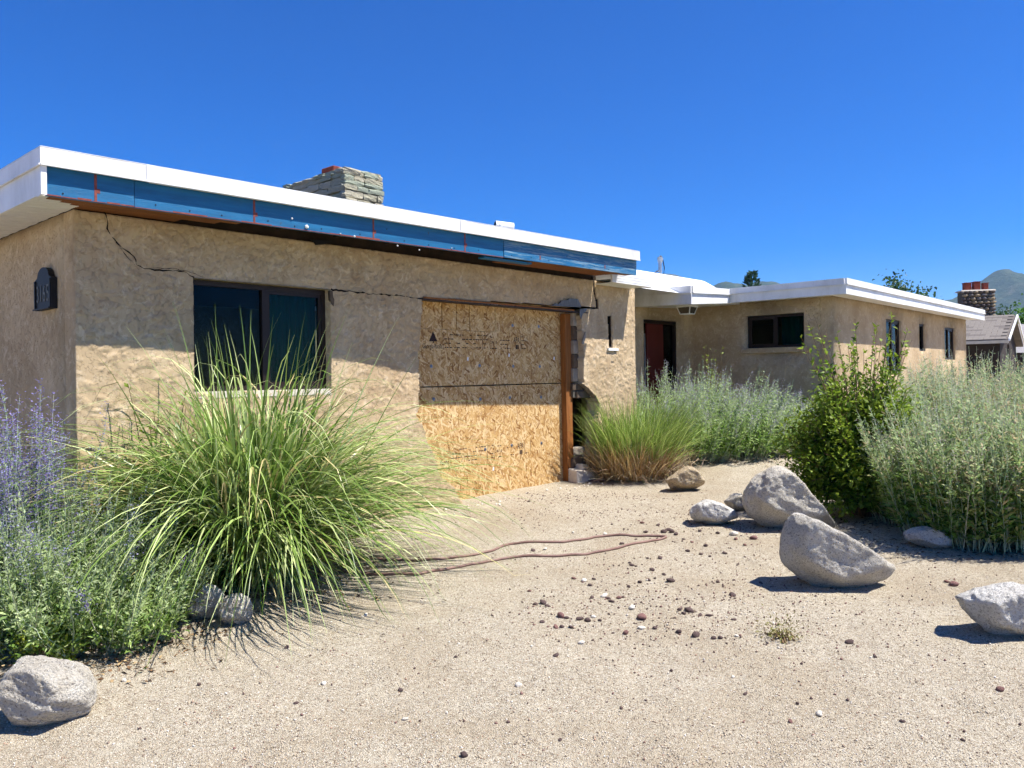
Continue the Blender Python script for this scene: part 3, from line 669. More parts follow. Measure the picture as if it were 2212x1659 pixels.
# exposed block pier
BU0 = on_w(1239, 750, WF + .08)[0]; BU1 = on_w(1268, 750, WF + .08)[0]
bp = H('block_pier', MB().box((BU0 + .02, WF + .10, 1.42), (BU1, WF + .30, HEAD - .03)), MORTAR)
for k in range(5):
    z = 1.43 + k * .185; cut = BU0 + .12 + .05 * (k % 2)
    H('block', MB().box((BU0 + .015 * random.random(), WF + .07 + .02 * random.random(), z), (cut - .006, WF + .28, z + .176)), BLOCKD if k % 2 else BLOCKM, bp, .008)
    H('block', MB().box((cut + .004, WF + .07 + .02 * random.random(), z), (BU1 + .05, WF + .28, z + .176)), BLOCKM, bp, .008)
lg = H('block_ledge', MB().box((BU0, WF + .10, 1.22), (BU1 + .16, WF + .28, 1.41)), MORTAR)
for a, b_, z in ((BU0 - .02, BU0 + .2, 1.315), (BU0 + .21, BU1 + .1, 1.305), (BU0 + .05, BU0 + .24, 1.21), (BU0 + .25, BU1 + .2, 1.205)):
    H('block', MB().box((a, WF + .07 + .03 * random.random(), z), (b_ - .006, WF + .26, z + .095)), BLOCKD, lg, .009)
fb = H('foundation_stub', MB().hexa([(8.19, WF - .05, .02), (8.58, WF - .06, .02), (8.58, WF + .2, .02), (8.21, WF + .2, .02), (8.20, WF - .02, .275), (8.55, WF - .03, .25), (8.53, WF + .2, .29), (8.22, WF + .2, .30)]), CONC, None, .012)
for (u, w, z, sx, sz, mt) in [(8.36, .10, .36, .20, .16, BLOCKD), (8.58, .06, .30, .22, .20, BLOCKD), (8.52, .16, .46, .26, .14, BLOCKM), (8.40, .0, .30, .12, .07, CONC), (8.66, .0, .16, .18, .16, BLOCKD)]:
    m = MB().box((u - sx / 2, WF + w, z - sz / 2), (u + sx / 2, WF + w + .16, z + sz / 2)); m.v = [(a + random.uniform(-.03, .03), b_ + random.uniform(-.02, .02), c + random.uniform(-.03, .03)) for a, b_, c in m.v]; H('broken_block', m, mt, None, .014)
H('back_partition', MB().box((8.0, WF + .8, 0), (9.4, WF + .85, 2.9)), INSIDE)
H('floor_slab', MB().box((2.4, 6.7, -.02), (22.3, 13.8, .22)), INSIDE)

# ---- chimney of ledge stones
cu0, cu1, cw0, cw1, cz0, cz1 = 6.58, 7.25, 9.0, 10.57, 3.0, 4.42
ch = H('chimney', MB().box((cu0 + .04, cw0 + .04, cz0), (cu1 - .04, cw1 - .04, cz1 - .03)), MORTAR)
ch['label'] = 'pale ledge-stone chimney'
stone_me = []
for k in range(9):
    bm = bmesh.new(); bmesh.ops.create_cube(bm, size=1.0); bmesh.ops.subdivide_edges(bm, edges=bm.edges, cuts=2, use_grid_fill=True)
    for v in bm.verts:
        s = v.co.copy(); r = max(abs(s.x), abs(s.y), abs(s.z)); q = s.normalized() * .72
        v.co = s.lerp(q, .22) + Vector([random.uniform(-.055, .055) for _ in range(3)])
    me = bpy.data.meshes.new('stone'); bm.to_mesh(me); bm.free(); me.materials.append(STONEM[k % 3]); stone_me.append(me)
def courses(face, a0, a1, z0, z1, parent, fix, dep, hmin, hmax, lmin, lmax, meshes, name='stone'):
    z = z0; k = 0
    while z < z1 - .02:
        h = min(random.uniform(hmin, hmax), z1 - z + .02); a = a0 - random.uniform(0, .02)
        while a < a1 - .03:
            L = min(random.uniform(lmin, lmax), a1 + random.uniform(0, .02) - a)
            if a1 - (a + L) < lmin * .5: L = a1 + random.uniform(-.01, .015) - a
            pr = random.uniform(-.012, .018); o = link(name, random.choice(meshes), parent)
            c = (a + L / 2, z + h / 2)
            if face == 'w': o.location = (c[0], fix + dep / 2 - pr, c[1]); o.scale = (L * .95, dep, h * .88)
            else: o.location = (fix + dep / 2 - pr, c[0], c[1]); o.scale = (dep, L * .95, h * .88)
            o.rotation_euler = (random.uniform(-.03, .03), random.uniform(-.03, .03), random.uniform(-.02, .02)); a += L; k += 1
        z += h
courses('w', cu0, cu1, 3.08, cz1, ch, cw0, .10, .06, .11, .14, .36, stone_me)
courses('u', cw0 + .02, cw1, 3.08, cz1 - .01, ch, cu0, .10, .07, .12, .18, .42, stone_me)
courses('w', cu0 + .02, cu1 - .02, cz1 - .05, cz1 + .02, ch, cw0 + .03, .3, .06, .09, .12, .3, stone_me)
courses('u', cw0, cw1, cz1 - .05, cz1 + .02, ch, cu0, .3, .06, .09, .15, .35, stone_me)
H('flue', MB().box((6.78, 9.55, 4.35), (7.02, 9.85, 4.60)), BRICK, ch, .01)
# roof vent
rv = HE('roof_vent'); u, z = on_w(1088, 488, 8.2)
p = [(u + .13 * math.cos(a), 8.2, z - .02 + .0 * a) for a in (0,)]
H('pipe', MB().tube([(u - .08, 8.2, 3.05), (u - .08, 8.2, z)], .055, 14), PVC, rv)
H('hood', MB().tube([(u - .12, 8.27, z - .01), (u + .12, 8.12, z - .035)], .085, 20), PVC, rv)
H('hood_mouth', MB().tube([(u - .1270, 8.2744, z - .0093), (u - .1210, 8.2706, z - .0099)], .062, 18), BLACKM, rv)  # black disc standing in for the shade inside the open hood
HZ = math.pi / 2 - AL
# ================================================================== fixtures on the house
def plaque():
    w, z = 6.84, 2.09
    r = empty('house_number_plaque', (*hw(2.175, w), z), HZ)
    r.scale = (.85, .85, .85); tag(r, 'black arched house number plaque on the shaded left wall', 'plaque')
    pr = [(-.21, 0), (.21, 0), (.21, .27), (.17, .28), (.155, .29)] + [(.15 * math.cos(a), .29 + .085 * math.sin(a)) for a in np.linspace(.1, math.pi - .1, 12)] + [(-.155, .29), (-.17, .28), (-.21, .27)]
    MB().prism(pr, lambda p: (-.05, -p[0], p[1]), lambda p: (0, -p[0], p[1])).build('backplate', BLACKM, r)
    MB().box((-.075, -.21, -.012), (0, .21, .0)).build('bottom_rail', BLACKM, r)
    MB().box((-.062, -.21, .0), (-.051, -.185, .26)).build('side_rail', BLACKM, r); MB().box((-.062, .185, .0), (-.051, .21, .26)).build('side_rail', BLACKM, r)
    dm = mat_simple('plaque_digit', lin(70, 68, 62), lin(104, 100, 88), 20, .5)
    for k, ch_ in enumerate('3165'):
        me = textmesh(ch_, .19); xs = [v.co.x for v in me.vertices]
        me.transform(Matrix.Translation((-(max(xs) + min(xs)) / 2, 0, 0))); me.materials.clear(); me.materials.append(dm)
        o = link('digit', me, r); o.location = (-.054, .13 - k * .087, .06); o.rotation_euler = (math.pi / 2, 0, -math.pi / 2); o.scale = (.8, 1.15, 4)
plaque()
def lamp():
    r = empty('porch_lamp', (*hw(12.38, 7.03), 2.715), HZ); tag(r, 'white ceiling lantern with dark panes under the porch canopy', 'lamp')
    MB().box((-.14, -.14, -.035), (.14, .14, .0)).build('ceiling_plate', WHITE, r, .008)
    fm = MB(); T = .125; Bm = .09; zt_, zb = -.036, -.15
    cs = [(-1, -1), (1, -1), (1, 1), (-1, 1)]
    for a in cs: fm.tube([(a[0] * T, a[1] * T, zt_), (a[0] * Bm, a[1] * Bm, zb)], .009, 6)
    for k in range(4):
        a, b = cs[k], cs[(k + 1) % 4]; fm.tube([(a[0] * Bm, a[1] * Bm, zb), (b[0] * Bm, b[1] * Bm, zb)], .009, 6)
    fm.build('lamp_frame', WHITE, r)
    pm = mat_simple('smoked_pane', lin(70, 62, 52), lin(92, 82, 68), 5, .2)
    for k in range(4):
        a, b = cs[k], cs[(k + 1) % 4]
        MB().add([(a[0] * T, a[1] * T, zt_), (b[0] * T, b[1] * T, zt_), (b[0] * Bm, b[1] * Bm, zb), (a[0] * Bm, a[1] * Bm, zb)], [(0, 1, 2, 3)]).build('pane', pm, r)
lamp()
def mast():
    u, z = on_w(1426, 588, 10.5); x, y = hw(u, 10.5); top = on_w(1428, 556, 10.5)[1]
    r = empty('service_mast', (x, y, 3.30), HZ); tag(r, 'galvanised service mast with looped cable above the white roof', 'mast'); h = top - 3.30
    MB().tube([(0, 0, 0), (0, 0, h - .12)], .042, 12).build('pipe', GALV, r)
    MB().tube([(0, 0, h - .13), (.01, 0, h - .02), (.04, 0, h + .02)], [.055, .075, .04], 12).build('weatherhead', GALV, r)
    MB().box((-.09, -.02, h - .36), (.07, .05, h - .33)).build('clamp', GALV, r)
    MB().tube([(.04, 0, h), (.15, 0, h - .08), (.2, 0, h - .25), (.16, 0, h - .45), (.06, 0, h - .6)], .014, 6).build('drip_loop', CABLE, r)
    MB().tube([(-.07, 0, h - .34), (-.35, .0, h - .45), (-.62, 0, h - .55), (-.95, 0, h - .62), (-1.2, 0, h - .66)], .014, 6).build('service_cable', CABLE, r)
    MB().tube([(-.62, 0, h - .55), (-.55, 0, h - .62), (-.5, 0, h - .75)], .012, 6).build('cable_tail', CABLE, r)
mast()

# ================================================================== boulders and pebbles
_ico = {}
def ico(n):
    if n not in _ico:
        bm = bmesh.new(); bmesh.ops.create_icosphere(bm, subdivisions=n, radius=1.0)
        _ico[n] = (np.array([v.co[:] for v in bm.verts]), np.array([[v.index for v in f.verts] for f in bm.faces])); bm.free()
    return _ico[n]
def n3(p, f, s): return (vnoise(p[:, 0] * f + s, p[:, 1] * f + p[:, 2] * f * .7, s) + vnoise(p[:, 2] * f + s, p[:, 0] * f - p[:, 1] * f * .6, s + 5) + vnoise(p[:, 1] * f, p[:, 2] * f + p[:, 0] * f * .5, s + 9)) / 3 - .5
def boulder(label, poly, bot, mat, seed, thick=.8, up=.16, p=26, front=.62, rough=1.0, sub=6):
    gp = ground_px(*bot); wpx = max(q[0] for q in poly) - min(q[0] for q in poly)
    width = wpx / F * gp.y; T = width * thick; D = gp.y + T * .38
    k = np.array([[*P3(x, y, D)] for x, y in poly]); c = k.mean(0)
    pts = [k]
    zmid = c[2]
    fr = c + (k - c) * front; fr[:, 1] = D - T * .45; fr[:, 2] += up * (k[:, 2].max() - k[:, 2].min()) * .9
    bk = c + (k - c) * .66; bk[:, 1] = D + T * .5; bk[:, 2] -= .06 * (k[:, 2].max() - k[:, 2].min())
    allp = np.concatenate([k, fr, bk]); c = allp.mean(0)
    bm = bmesh.new()
    for q in allp: bm.verts.new(q - c)
    bmesh.ops.convex_hull(bm, input=bm.verts); bm.normal_update()
    N = np.array([f.normal[:] for f in bm.faces]); C = np.array([f.normal.dot(f.verts[0].co) for f in bm.faces]); bm.free()
    s = C < 0; N[s] *= -1; C[s] *= -1; ok = C > 1e-4; N, C = N[ok], C[ok]
    Vd, Fi = ico(sub); t = np.maximum(Vd @ N.T, 0) / C
    r = ((t ** p).sum(1)) ** (-1.0 / p) * 1.035
    V = Vd * r[:, None]
    sc = width
    V *= (1 + rough * (.16 * n3(V / sc, 3.0, seed) + .12 * n3(V / sc, 7, seed + 1) + .08 * n3(V / sc, 15, seed + 2) + .05 * n3(V / sc, 34, seed + 3) - .10 * np.maximum(0, .10 - np.abs(n3(V / sc, 4.5, seed + 8))) * 4 + .03 * n3(V / sc, 70, seed + 4)))[:, None]
    base = np.array([c[0], c[1], float(gz(c[0], c[1]))])
    o = mesh_np('boulder', V + c - base, Fi, mat, smooth=True); o.location = base
    return tag(o, label, 'boulder', 'boulders on the gravel')
boulder('rounded speckled grey boulder with a cleft, in the bottom left corner', [(22, 1440), (40, 1418), (75, 1411), (110, 1416), (150, 1428), (185, 1462), (210, 1500), (208, 1522), (175, 1555), (140, 1572), (80, 1586), (40, 1580), (20, 1550), (-2, 1505), (5, 1465)], (80, 1590), R_GREY, 11, .85)
boulder('pale round rock striped by grass shadows, left of a touching pair', [(398, 1290), (412, 1266), (440, 1258), (465, 1264), (485, 1285), (482, 1318), (460, 1335), (420, 1341), (400, 1330)], (430, 1345), R_WHITE, 21, .9)
boulder('smaller speckled round rock, right of a touching pair under the grass', [(473, 1300), (490, 1284), (515, 1280), (538, 1288), (547, 1310), (543, 1338), (515, 1353), (485, 1349), (471, 1330)], (512, 1356), R_GREY, 31, .9)
boulder('small tan rock alone beside the dried grass clump', [(1436, 1038), (1455, 1022), (1482, 1004), (1500, 1008), (1520, 1028), (1527, 1043), (1508, 1056), (1470, 1062), (1445, 1056)], (1475, 1063), R_TAN, 41, .8)
boulder('low white flat-topped rock touching the big rear boulder', [(1486, 1108), (1497, 1088), (1525, 1077), (1560, 1085), (1590, 1103), (1597, 1118), (1570, 1130), (1540, 1136), (1495, 1124)], (1535, 1137), R_WHITE, 51, .8)
boulder('half-hidden small rock wedged behind the white rock', [(1560, 1085), (1580, 1066), (1600, 1064), (1614, 1080), (1614, 1104), (1585, 1104)], (1590, 1105), R_GREY, 61, .8, sub=4)
boulder('tallest boulder with stained sloping face, rear of two big ones', [(1601, 1075), (1613, 1050), (1638, 1015), (1668, 1002), (1695, 1005), (1730, 1040), (1775, 1090), (1810, 1138), (1770, 1152), (1700, 1150), (1650, 1140), (1612, 1112)], (1690, 1152), R_GREY, 71, .75, .16)
boulder('wedge-shaped boulder with a sharp right tip, front of two big ones', [(1679, 1185), (1683, 1150), (1702, 1111), (1722, 1102), (1760, 1121), (1830, 1163), (1900, 1199), (1934, 1225), (1926, 1248), (1880, 1269), (1800, 1281), (1760, 1267), (1715, 1239), (1688, 1215)], (1800, 1280), R_GREY, 81, .6, .14, 34, .66, .8)
boulder('small elongated pale rock at the foot of the right sage', [(1951, 1152), (1965, 1140), (2000, 1134), (2035, 1148), (2058, 1170), (2056, 1187), (2020, 1188), (1980, 1178), (1955, 1167)], (2015, 1189), R_WHITE, 91, .7)
boulder('white boulder cut by the right edge of the picture', [(2069, 1292), (2100, 1275), (2150, 1258), (2190, 1254), (2240, 1262), (2280, 1300), (2290, 1345), (2250, 1380), (2180, 1384), (2130, 1369), (2095, 1335)], (2180, 1386), R_WHITE, 101, .7, .1, rough=1.3)

peb = {}
def pebble_mesh(kind, k):
    if (kind, k) not in peb:
        Vd, Fi = ico(2); sg = 200 + k * 7 + ord(kind); V = Vd * (1 + .9 * n3(Vd, 1.4, sg) + .6 * n3(Vd, 3.1, sg + 50))[:, None]; V[:, 2] *= .62
        peb[kind, k] = mesh_np('pebble', V, Fi, {'d': P_DARK, 'r': P_RED, 'w': P_PALE}[kind], obj=False)
    return peb[kind, k]
PL = {'d': 'small dark lava pebble lying loose on the gravel', 'r': 'small reddish pebble lying loose on the gravel', 'w': 'small pale stone chip lying loose on the gravel'}
def pebble(g_, size, kind, label=None):
    o = link('pebble', pebble_mesh(kind, random.randrange(9))); s = size / 2 * .88
    o.location = (g_.x, g_.y, float(gz(g_.x, g_.y)) + s * .35); o.scale = (s * random.uniform(.9, 1.35), s * random.uniform(.7, 1.0), s * random.uniform(.8, 1.1))
    o.rotation_euler = (random.uniform(-.3, .3), random.uniform(-.3, .3), random.uniform(0, 6.3)); tag(o, label or PL[kind], 'pebble', {'d': 'dark pebbles', 'r': 'reddish pebbles', 'w': 'pale stone chips'}[kind] + ' scattered on the gravel')
PB = '''125,152,26 570,118,26 610,213,18 620,225,22 700,190,20 760,190,30 722,250,30 705,300,24 735,290,16 815,305,38 780,272,22 605,333,24 660,310,26 330,292,26r 380,303,32w
430,295,20 410,325,24 108,355,24r 175,415,40 200,430,26 135,420,24 420,388,26 480,380,34w 500,393,30 520,408,28 555,390,26r 575,385,22 265,483,52r 290,490,26 360,495,34 400,503,40 428,485,24w
460,502,26 240,535,28r 270,535,26 315,535,26 172,510,26 590,565,36r 525,565,16 670,490,58r 620,440,38w 668,540,34w 735,540,30 860,447,28 905,455,48 880,467,22 960,475,26 1005,478,30 1120,375,34
1130,498,24 855,560,36 940,578,42 1028,590,26 1063,590,30 1145,580,24w 365,615,32w 240,678,30 1050,310,22 1130,300,18 690,60,26 780,60,36 670,14,26r 750,25,26 580,45,16 965,170,20 1085,165,24
990,130,28 960,55,22 1050,65,24 1140,95,26r 1230,92,42r 1130,72,44w 1185,125,22r 820,60,40 800,50,36 840,70,30 920,110,18r 900,155,26 880,95,18 1265,315,22 325,62,18w 485,70,20w 185,145,24w
70,40,12 420,40,14 520,20,14 560,70,16 640,95,14 1010,180,16 1150,220,14 640,230,16'''
NAMED = {'670,490,58r': 'largest reddish stone in the middle of the gravel', '905,455,48': 'large dark lava stone right of the largest reddish stone', '265,483,52r': 'large reddish lava stone heading the cluster left of the largest one', '400,503,40': 'dark lava stone at the right end of the left cluster',
         '175,415,40': 'dark clumped lava stone farthest left of the clusters', '1230,92,42r': 'reddish stone in the shadow of the tallest boulder', '1130,72,44w': 'flat pale chip beside the reddish stone near the tallest boulder', '590,565,36r': 'red striped pebble below the largest reddish stone', '620,440,38w': 'white chip just above the largest reddish stone',
         '668,540,34w': 'white chip just below the largest reddish stone', '815,305,38': 'dark lava stone between the hose end and the wedge boulder', '480,380,34w': 'white chip touching two dark pebbles below the hose'}
for it in PB.split():
    a, b, c = it.split(','); kind = c[-1] if c[-1] in 'rw' else 'd'; s = float(c.rstrip('rw'))
    gp = ground_px((2000 + float(a) * .7874) / 1.8228, (2050 + float(b) * .7874) / 1.8228); pebble(gp, s * .7874 / 1.8228 / F * gp.y * 1.1, kind, NAMED.get(it))
for x, y, s, kind in [(1120, 1482, 18, 'w'), (1003, 1634, 24, 'd'), (1835, 1390, 20, 'd'), (2160, 1492, 20, 'r'), (875, 1555, 14, 'w'), (865, 1492, 14, 'd'), (372, 1358, 22, 'd'), (1770, 1545, 22, 'w'), (700, 1478, 14, 'w'), (2060, 1265, 22, 'r'), (2045, 1258, 14, 'r'), (268, 1472, 14, 'w'),
                      (1890, 1420, 12, 'd'), (1610, 1500, 12, 'd'), (1450, 1450, 10, 'd'), (620, 1400, 12, 'd'), (640, 1520, 12, 'd'), (790, 1330, 12, 'w'), (985, 1420, 11, 'd'), (1210, 1600, 12, 'd'), (430, 1480, 11, 'd'), (1950, 1560, 12, 'd'), (2080, 1600, 10, 'd')]:
    gp = ground_px(x, y); pebble(gp, s / F * gp.y, kind, {1120: 'rounded tan pebble alone in the middle foreground', 1003: 'dark lava pebble nearest the bottom edge', 2160: 'reddish pebble below the white boulder at the right edge', 1835: 'dark lava pebble below the wedge-shaped boulder', 2060: 'reddish pebble beside the white boulder at the right edge'}.get(x))
for k in range(24):
    gp = ground_px(random.uniform(300, 2200), 1060 + 580 * random.random() ** 1.3); u = gp.x * DV[0] + gp.y * DV[1]; w = gp.x * MV[0] + gp.y * MV[1]
    if w < 6.1: pebble(gp, random.uniform(.012, .024), random.choice('dddrw'))
for k in range(46):      # plaster and rubble chips along the foot of the boarded wall
    u = random.uniform(5.6, 9.2); w = 6.3 - abs(random.gauss(0, .22)) - .05; x, y = hw(u, w); pebble(Vector((x, y, 0)), random.uniform(.015, .045), random.choice('wwwd'))
def gravel():
    N = 120000; r = np.exp(RNG.uniform(math.log(1.9), math.log(13), N)); th = RNG.uniform(-.72, .72, N); X = r * np.sin(th); Y = r * np.cos(th)
    w = X * MV[0] + Y * MV[1]; ok = w < 6.25; X, Y = X[ok], Y[ok]; N = len(X); S = RNG.uniform(.0018, .0042, N) * (1 + .6 * (RNG.random(N) > .95))
    O = np.array([[1, 0, 0], [0, 1, 0], [-1, 0, 0], [0, -1, 0], [0, 0, 1], [0, 0, -1]], float); FO = np.array([[0, 1, 4], [1, 2, 4], [2, 3, 4], [3, 0, 4], [1, 0, 5], [2, 1, 5], [3, 2, 5], [0, 3, 5]])
    V = O[None] * RNG.uniform(.6, 1.4, (N, 6, 1)) + RNG.normal(0, .15, (N, 6, 3)); a = RNG.uniform(0, 6.28, N); ca, sa = np.cos(a)[:, None], np.sin(a)[:, None]
    vx = V[..., 0] * ca - V[..., 1] * sa; vy = V[..., 0] * sa + V[..., 1] * ca; V = np.stack([vx, vy, V[..., 2] * .75], -1) * S[:, None, None]
    V += np.stack([X, Y, gz(X, Y) + S * .35], 1)[:, None, :]
    pal = np.array([lin(193, 177, 153)[:3], lin(209, 197, 180)[:3], lin(167, 150, 128)[:3], lin(125, 107, 91)[:3], lin(220, 212, 199)[:3], lin(172, 140, 118)[:3]]); c = pal[RNG.choice(6, N, p=[.3, .22, .22, .1, .1, .06])]
    o = mesh_np('gravel', V.reshape(-1, 3), (np.arange(N)[:, None, None] * 6 + FO[None]).reshape(-1, 3), GRAIN, col=np.repeat(c, 6, 0))
    tag(o, 'fine tan gravel grains covering the front yard', 'gravel', kind='stuff')
    # coarse crumbs of lava rock and plaster, thickest around the stone clusters and the boarded wall
    K = []
    for (x, y, rx, ry, k) in [(1540, 1240, .9, .7, 700), (1420, 1330, .6, .35, 500), (1700, 1340, .7, .4, 250), (1250, 1110, .8, .35, 450), (1560, 1130, .5, .4, 500), (1100, 1500, 1.6, .9, 350), (1200, 1075, .9, .2, 500)]:
        c = ground_px(x, y); K.append(np.stack([c.x + RNG.normal(0, rx, k), c.y + RNG.normal(0, ry, k)], 1))
    K = np.concatenate(K); K = K[(K @ MV) < 6.25]; N = len(K); X, Y = K.T; S = RNG.uniform(.003, .0085, N)
    V = O[None] * RNG.uniform(.5, 1.5, (N, 6, 1)) + RNG.normal(0, .2, (N, 6, 3)); V = V * S[:, None, None] + np.stack([X, Y, gz(X, Y) + S * .35], 1)[:, None, :]
    pal = np.array([lin(96, 78, 72)[:3], lin(128, 98, 90)[:3], lin(150, 130, 112)[:3], lin(206, 196, 182)[:3]]); c = pal[RNG.choice(4, N, p=[.42, .22, .26, .10])]
    o = mesh_np('rock_crumbs', V.reshape(-1, 3), (np.arange(N)[:, None, None] * 6 + FO[None]).reshape(-1, 3), GRAIN, col=np.repeat(c, 6, 0))
    tag(o, 'crumbs of dark lava rock and pale plaster strewn on the gravel', 'rubble', kind='stuff')
gravel()

# ================================================================== hoses
def spline(pts, n):
    pts = np.array(pts); m = len(pts); t = np.linspace(0, m - 1, n); out = []
    for tt in t:
        i = min(int(tt), m - 2); f = tt - i; p0, p1, p2, p3 = pts[max(i - 1, 0)], pts[i], pts[i + 1], pts[min(i + 2, m - 1)]
        out.append(.5 * ((2 * p1) + (-p0 + p2) * f + (2 * p0 - 5 * p1 + 4 * p2 - p3) * f * f + (-p0 + 3 * p1 - 3 * p2 + p3) * f ** 3))
    return np.array(out)
def hose(px, r, label, name='hose'):
    P = []
    for x, y in px: q = ground_px(x, y); P.append((q.x, q.y))
    S = spline(P, len(P) * 7); Z = gz(S[:, 0], S[:, 1]) + r * .9
    base = Vector((S[0, 0], S[0, 1], Z[0])); o = MB().tube([Vector((a, b, c)) - base for (a, b), c in zip(S, Z)], r, 8).build(name, HOSEM); o.location = base
    for p_ in o.data.polygons: p_.use_smooth = True
    tag(o, label, name)
hose([((1300 + .6329 * x) / 1.8228, (1900 + .6329 * y) / 1.8228) for x, y in [(40, 470), (290, 480), (400, 488), (560, 490), (720, 480), (900, 455), (1010, 430), (1120, 390), (1180, 382), (1400, 376), (1500, 368), (1700, 340), (1850, 333), (2000, 337), (2068, 340), (2088, 345), (2070, 354), (1980, 372), (1850, 395), (1650, 440), (1500, 455), (1300, 462), (1150, 470), (1000, 495), (850, 520), (700, 550), (560, 575), (450, 575), (350, 580), (200, 573), (0, 560)]], .011, 'brown garden hose lying in a long loop on the gravel')
hose([(1258, 1040), (1290, 1040.5), (1330, 1039), (1372, 1040)], .012, 'brown pipe lying at the foot of the dried grass', 'pipe')

# ================================================================== plants
def norm(a): return a / np.maximum(np.linalg.norm(a, axis=-1, keepdims=True), 1e-9)
def frame_of(d):
    up = np.where(np.abs(d[:, 2:3]) > .93, [[1., 0, 0]], [[0, 0, 1.]]); a = norm(np.cross(d, up)); return a, np.cross(a, d)
def leaf_geo(C, Dr, Nn, L, W, fold=.25):
    S = norm(np.cross(Dr, Nn)); L = L[:, None]; W = W[:, None]
    V = np.stack([C, C + Dr * L * .45 + S * W * .5 + Nn * W * fold, C + Dr * L - Nn * L * .08, C + Dr * L * .45 - S * W * .5 + Nn * W * fold], 1)
    n = len(C); return V.reshape(-1, 3), (np.arange(n)[:, None] * 4 + np.arange(4)[None])
def tubes_geo(P, R, n=3):
    """P (m,k,3) polylines, R (m,k)"""
    m, k, _ = P.shape; T = norm(np.gradient(P, axis=1)); a, b = frame_of(T.reshape(-1, 3)); a = a.reshape(m, k, 3); b = b.reshape(m, k, 3)
    ang = np.arange(n) * 2 * math.pi / n
    V = P[:, :, None] + (a[:, :, None] * np.cos(ang)[None, None, :, None] + b[:, :, None] * np.sin(ang)[None, None, :, None]) * R[:, :, None, None]
    i = np.arange(m * k * n).reshape(m, k, n); j = np.roll(i, -1, 2)
    Q = np.stack([i[:, :-1], j[:, :-1], j[:, 1:], i[:, 1:]], -1).reshape(-1, 4); return V.reshape(-1, 3), Q
def keep_off(P, lim=6.26):
    """push points that would pass through the house walls back in front of them"""
    sh = P.shape; P = P.reshape(-1, 3).copy(); u = P[:, 0] * DV[0] + P[:, 1] * DV[1]; w = P[:, 0] * MV[0] + P[:, 1] * MV[1]
    m = np.where((u > 2.1) & (u < 9.7) & (w > lim), w - lim, 0)
    m2 = np.where((u > 9.7) & (u < 13.4) & (w > 7.6), w - 7.6, 0); m3 = np.where((u >= 13.4) & (w > 4.8) , 0, 0)
    P[:, 0] -= MV[0] * (m + m2); P[:, 1] -= MV[1] * (m + m2)
    # keep clear of the wing's side wall and end wall
    return P.reshape(sh)
LC = lambda *c: np.array(lin(*c)[:3])
def jitter(c, n, s=.15): return np.clip(c[None] * (1 + RNG.normal(0, s, (n, 1))) * (1 + RNG.normal(0, .05, (n, 3))), 0, 1)

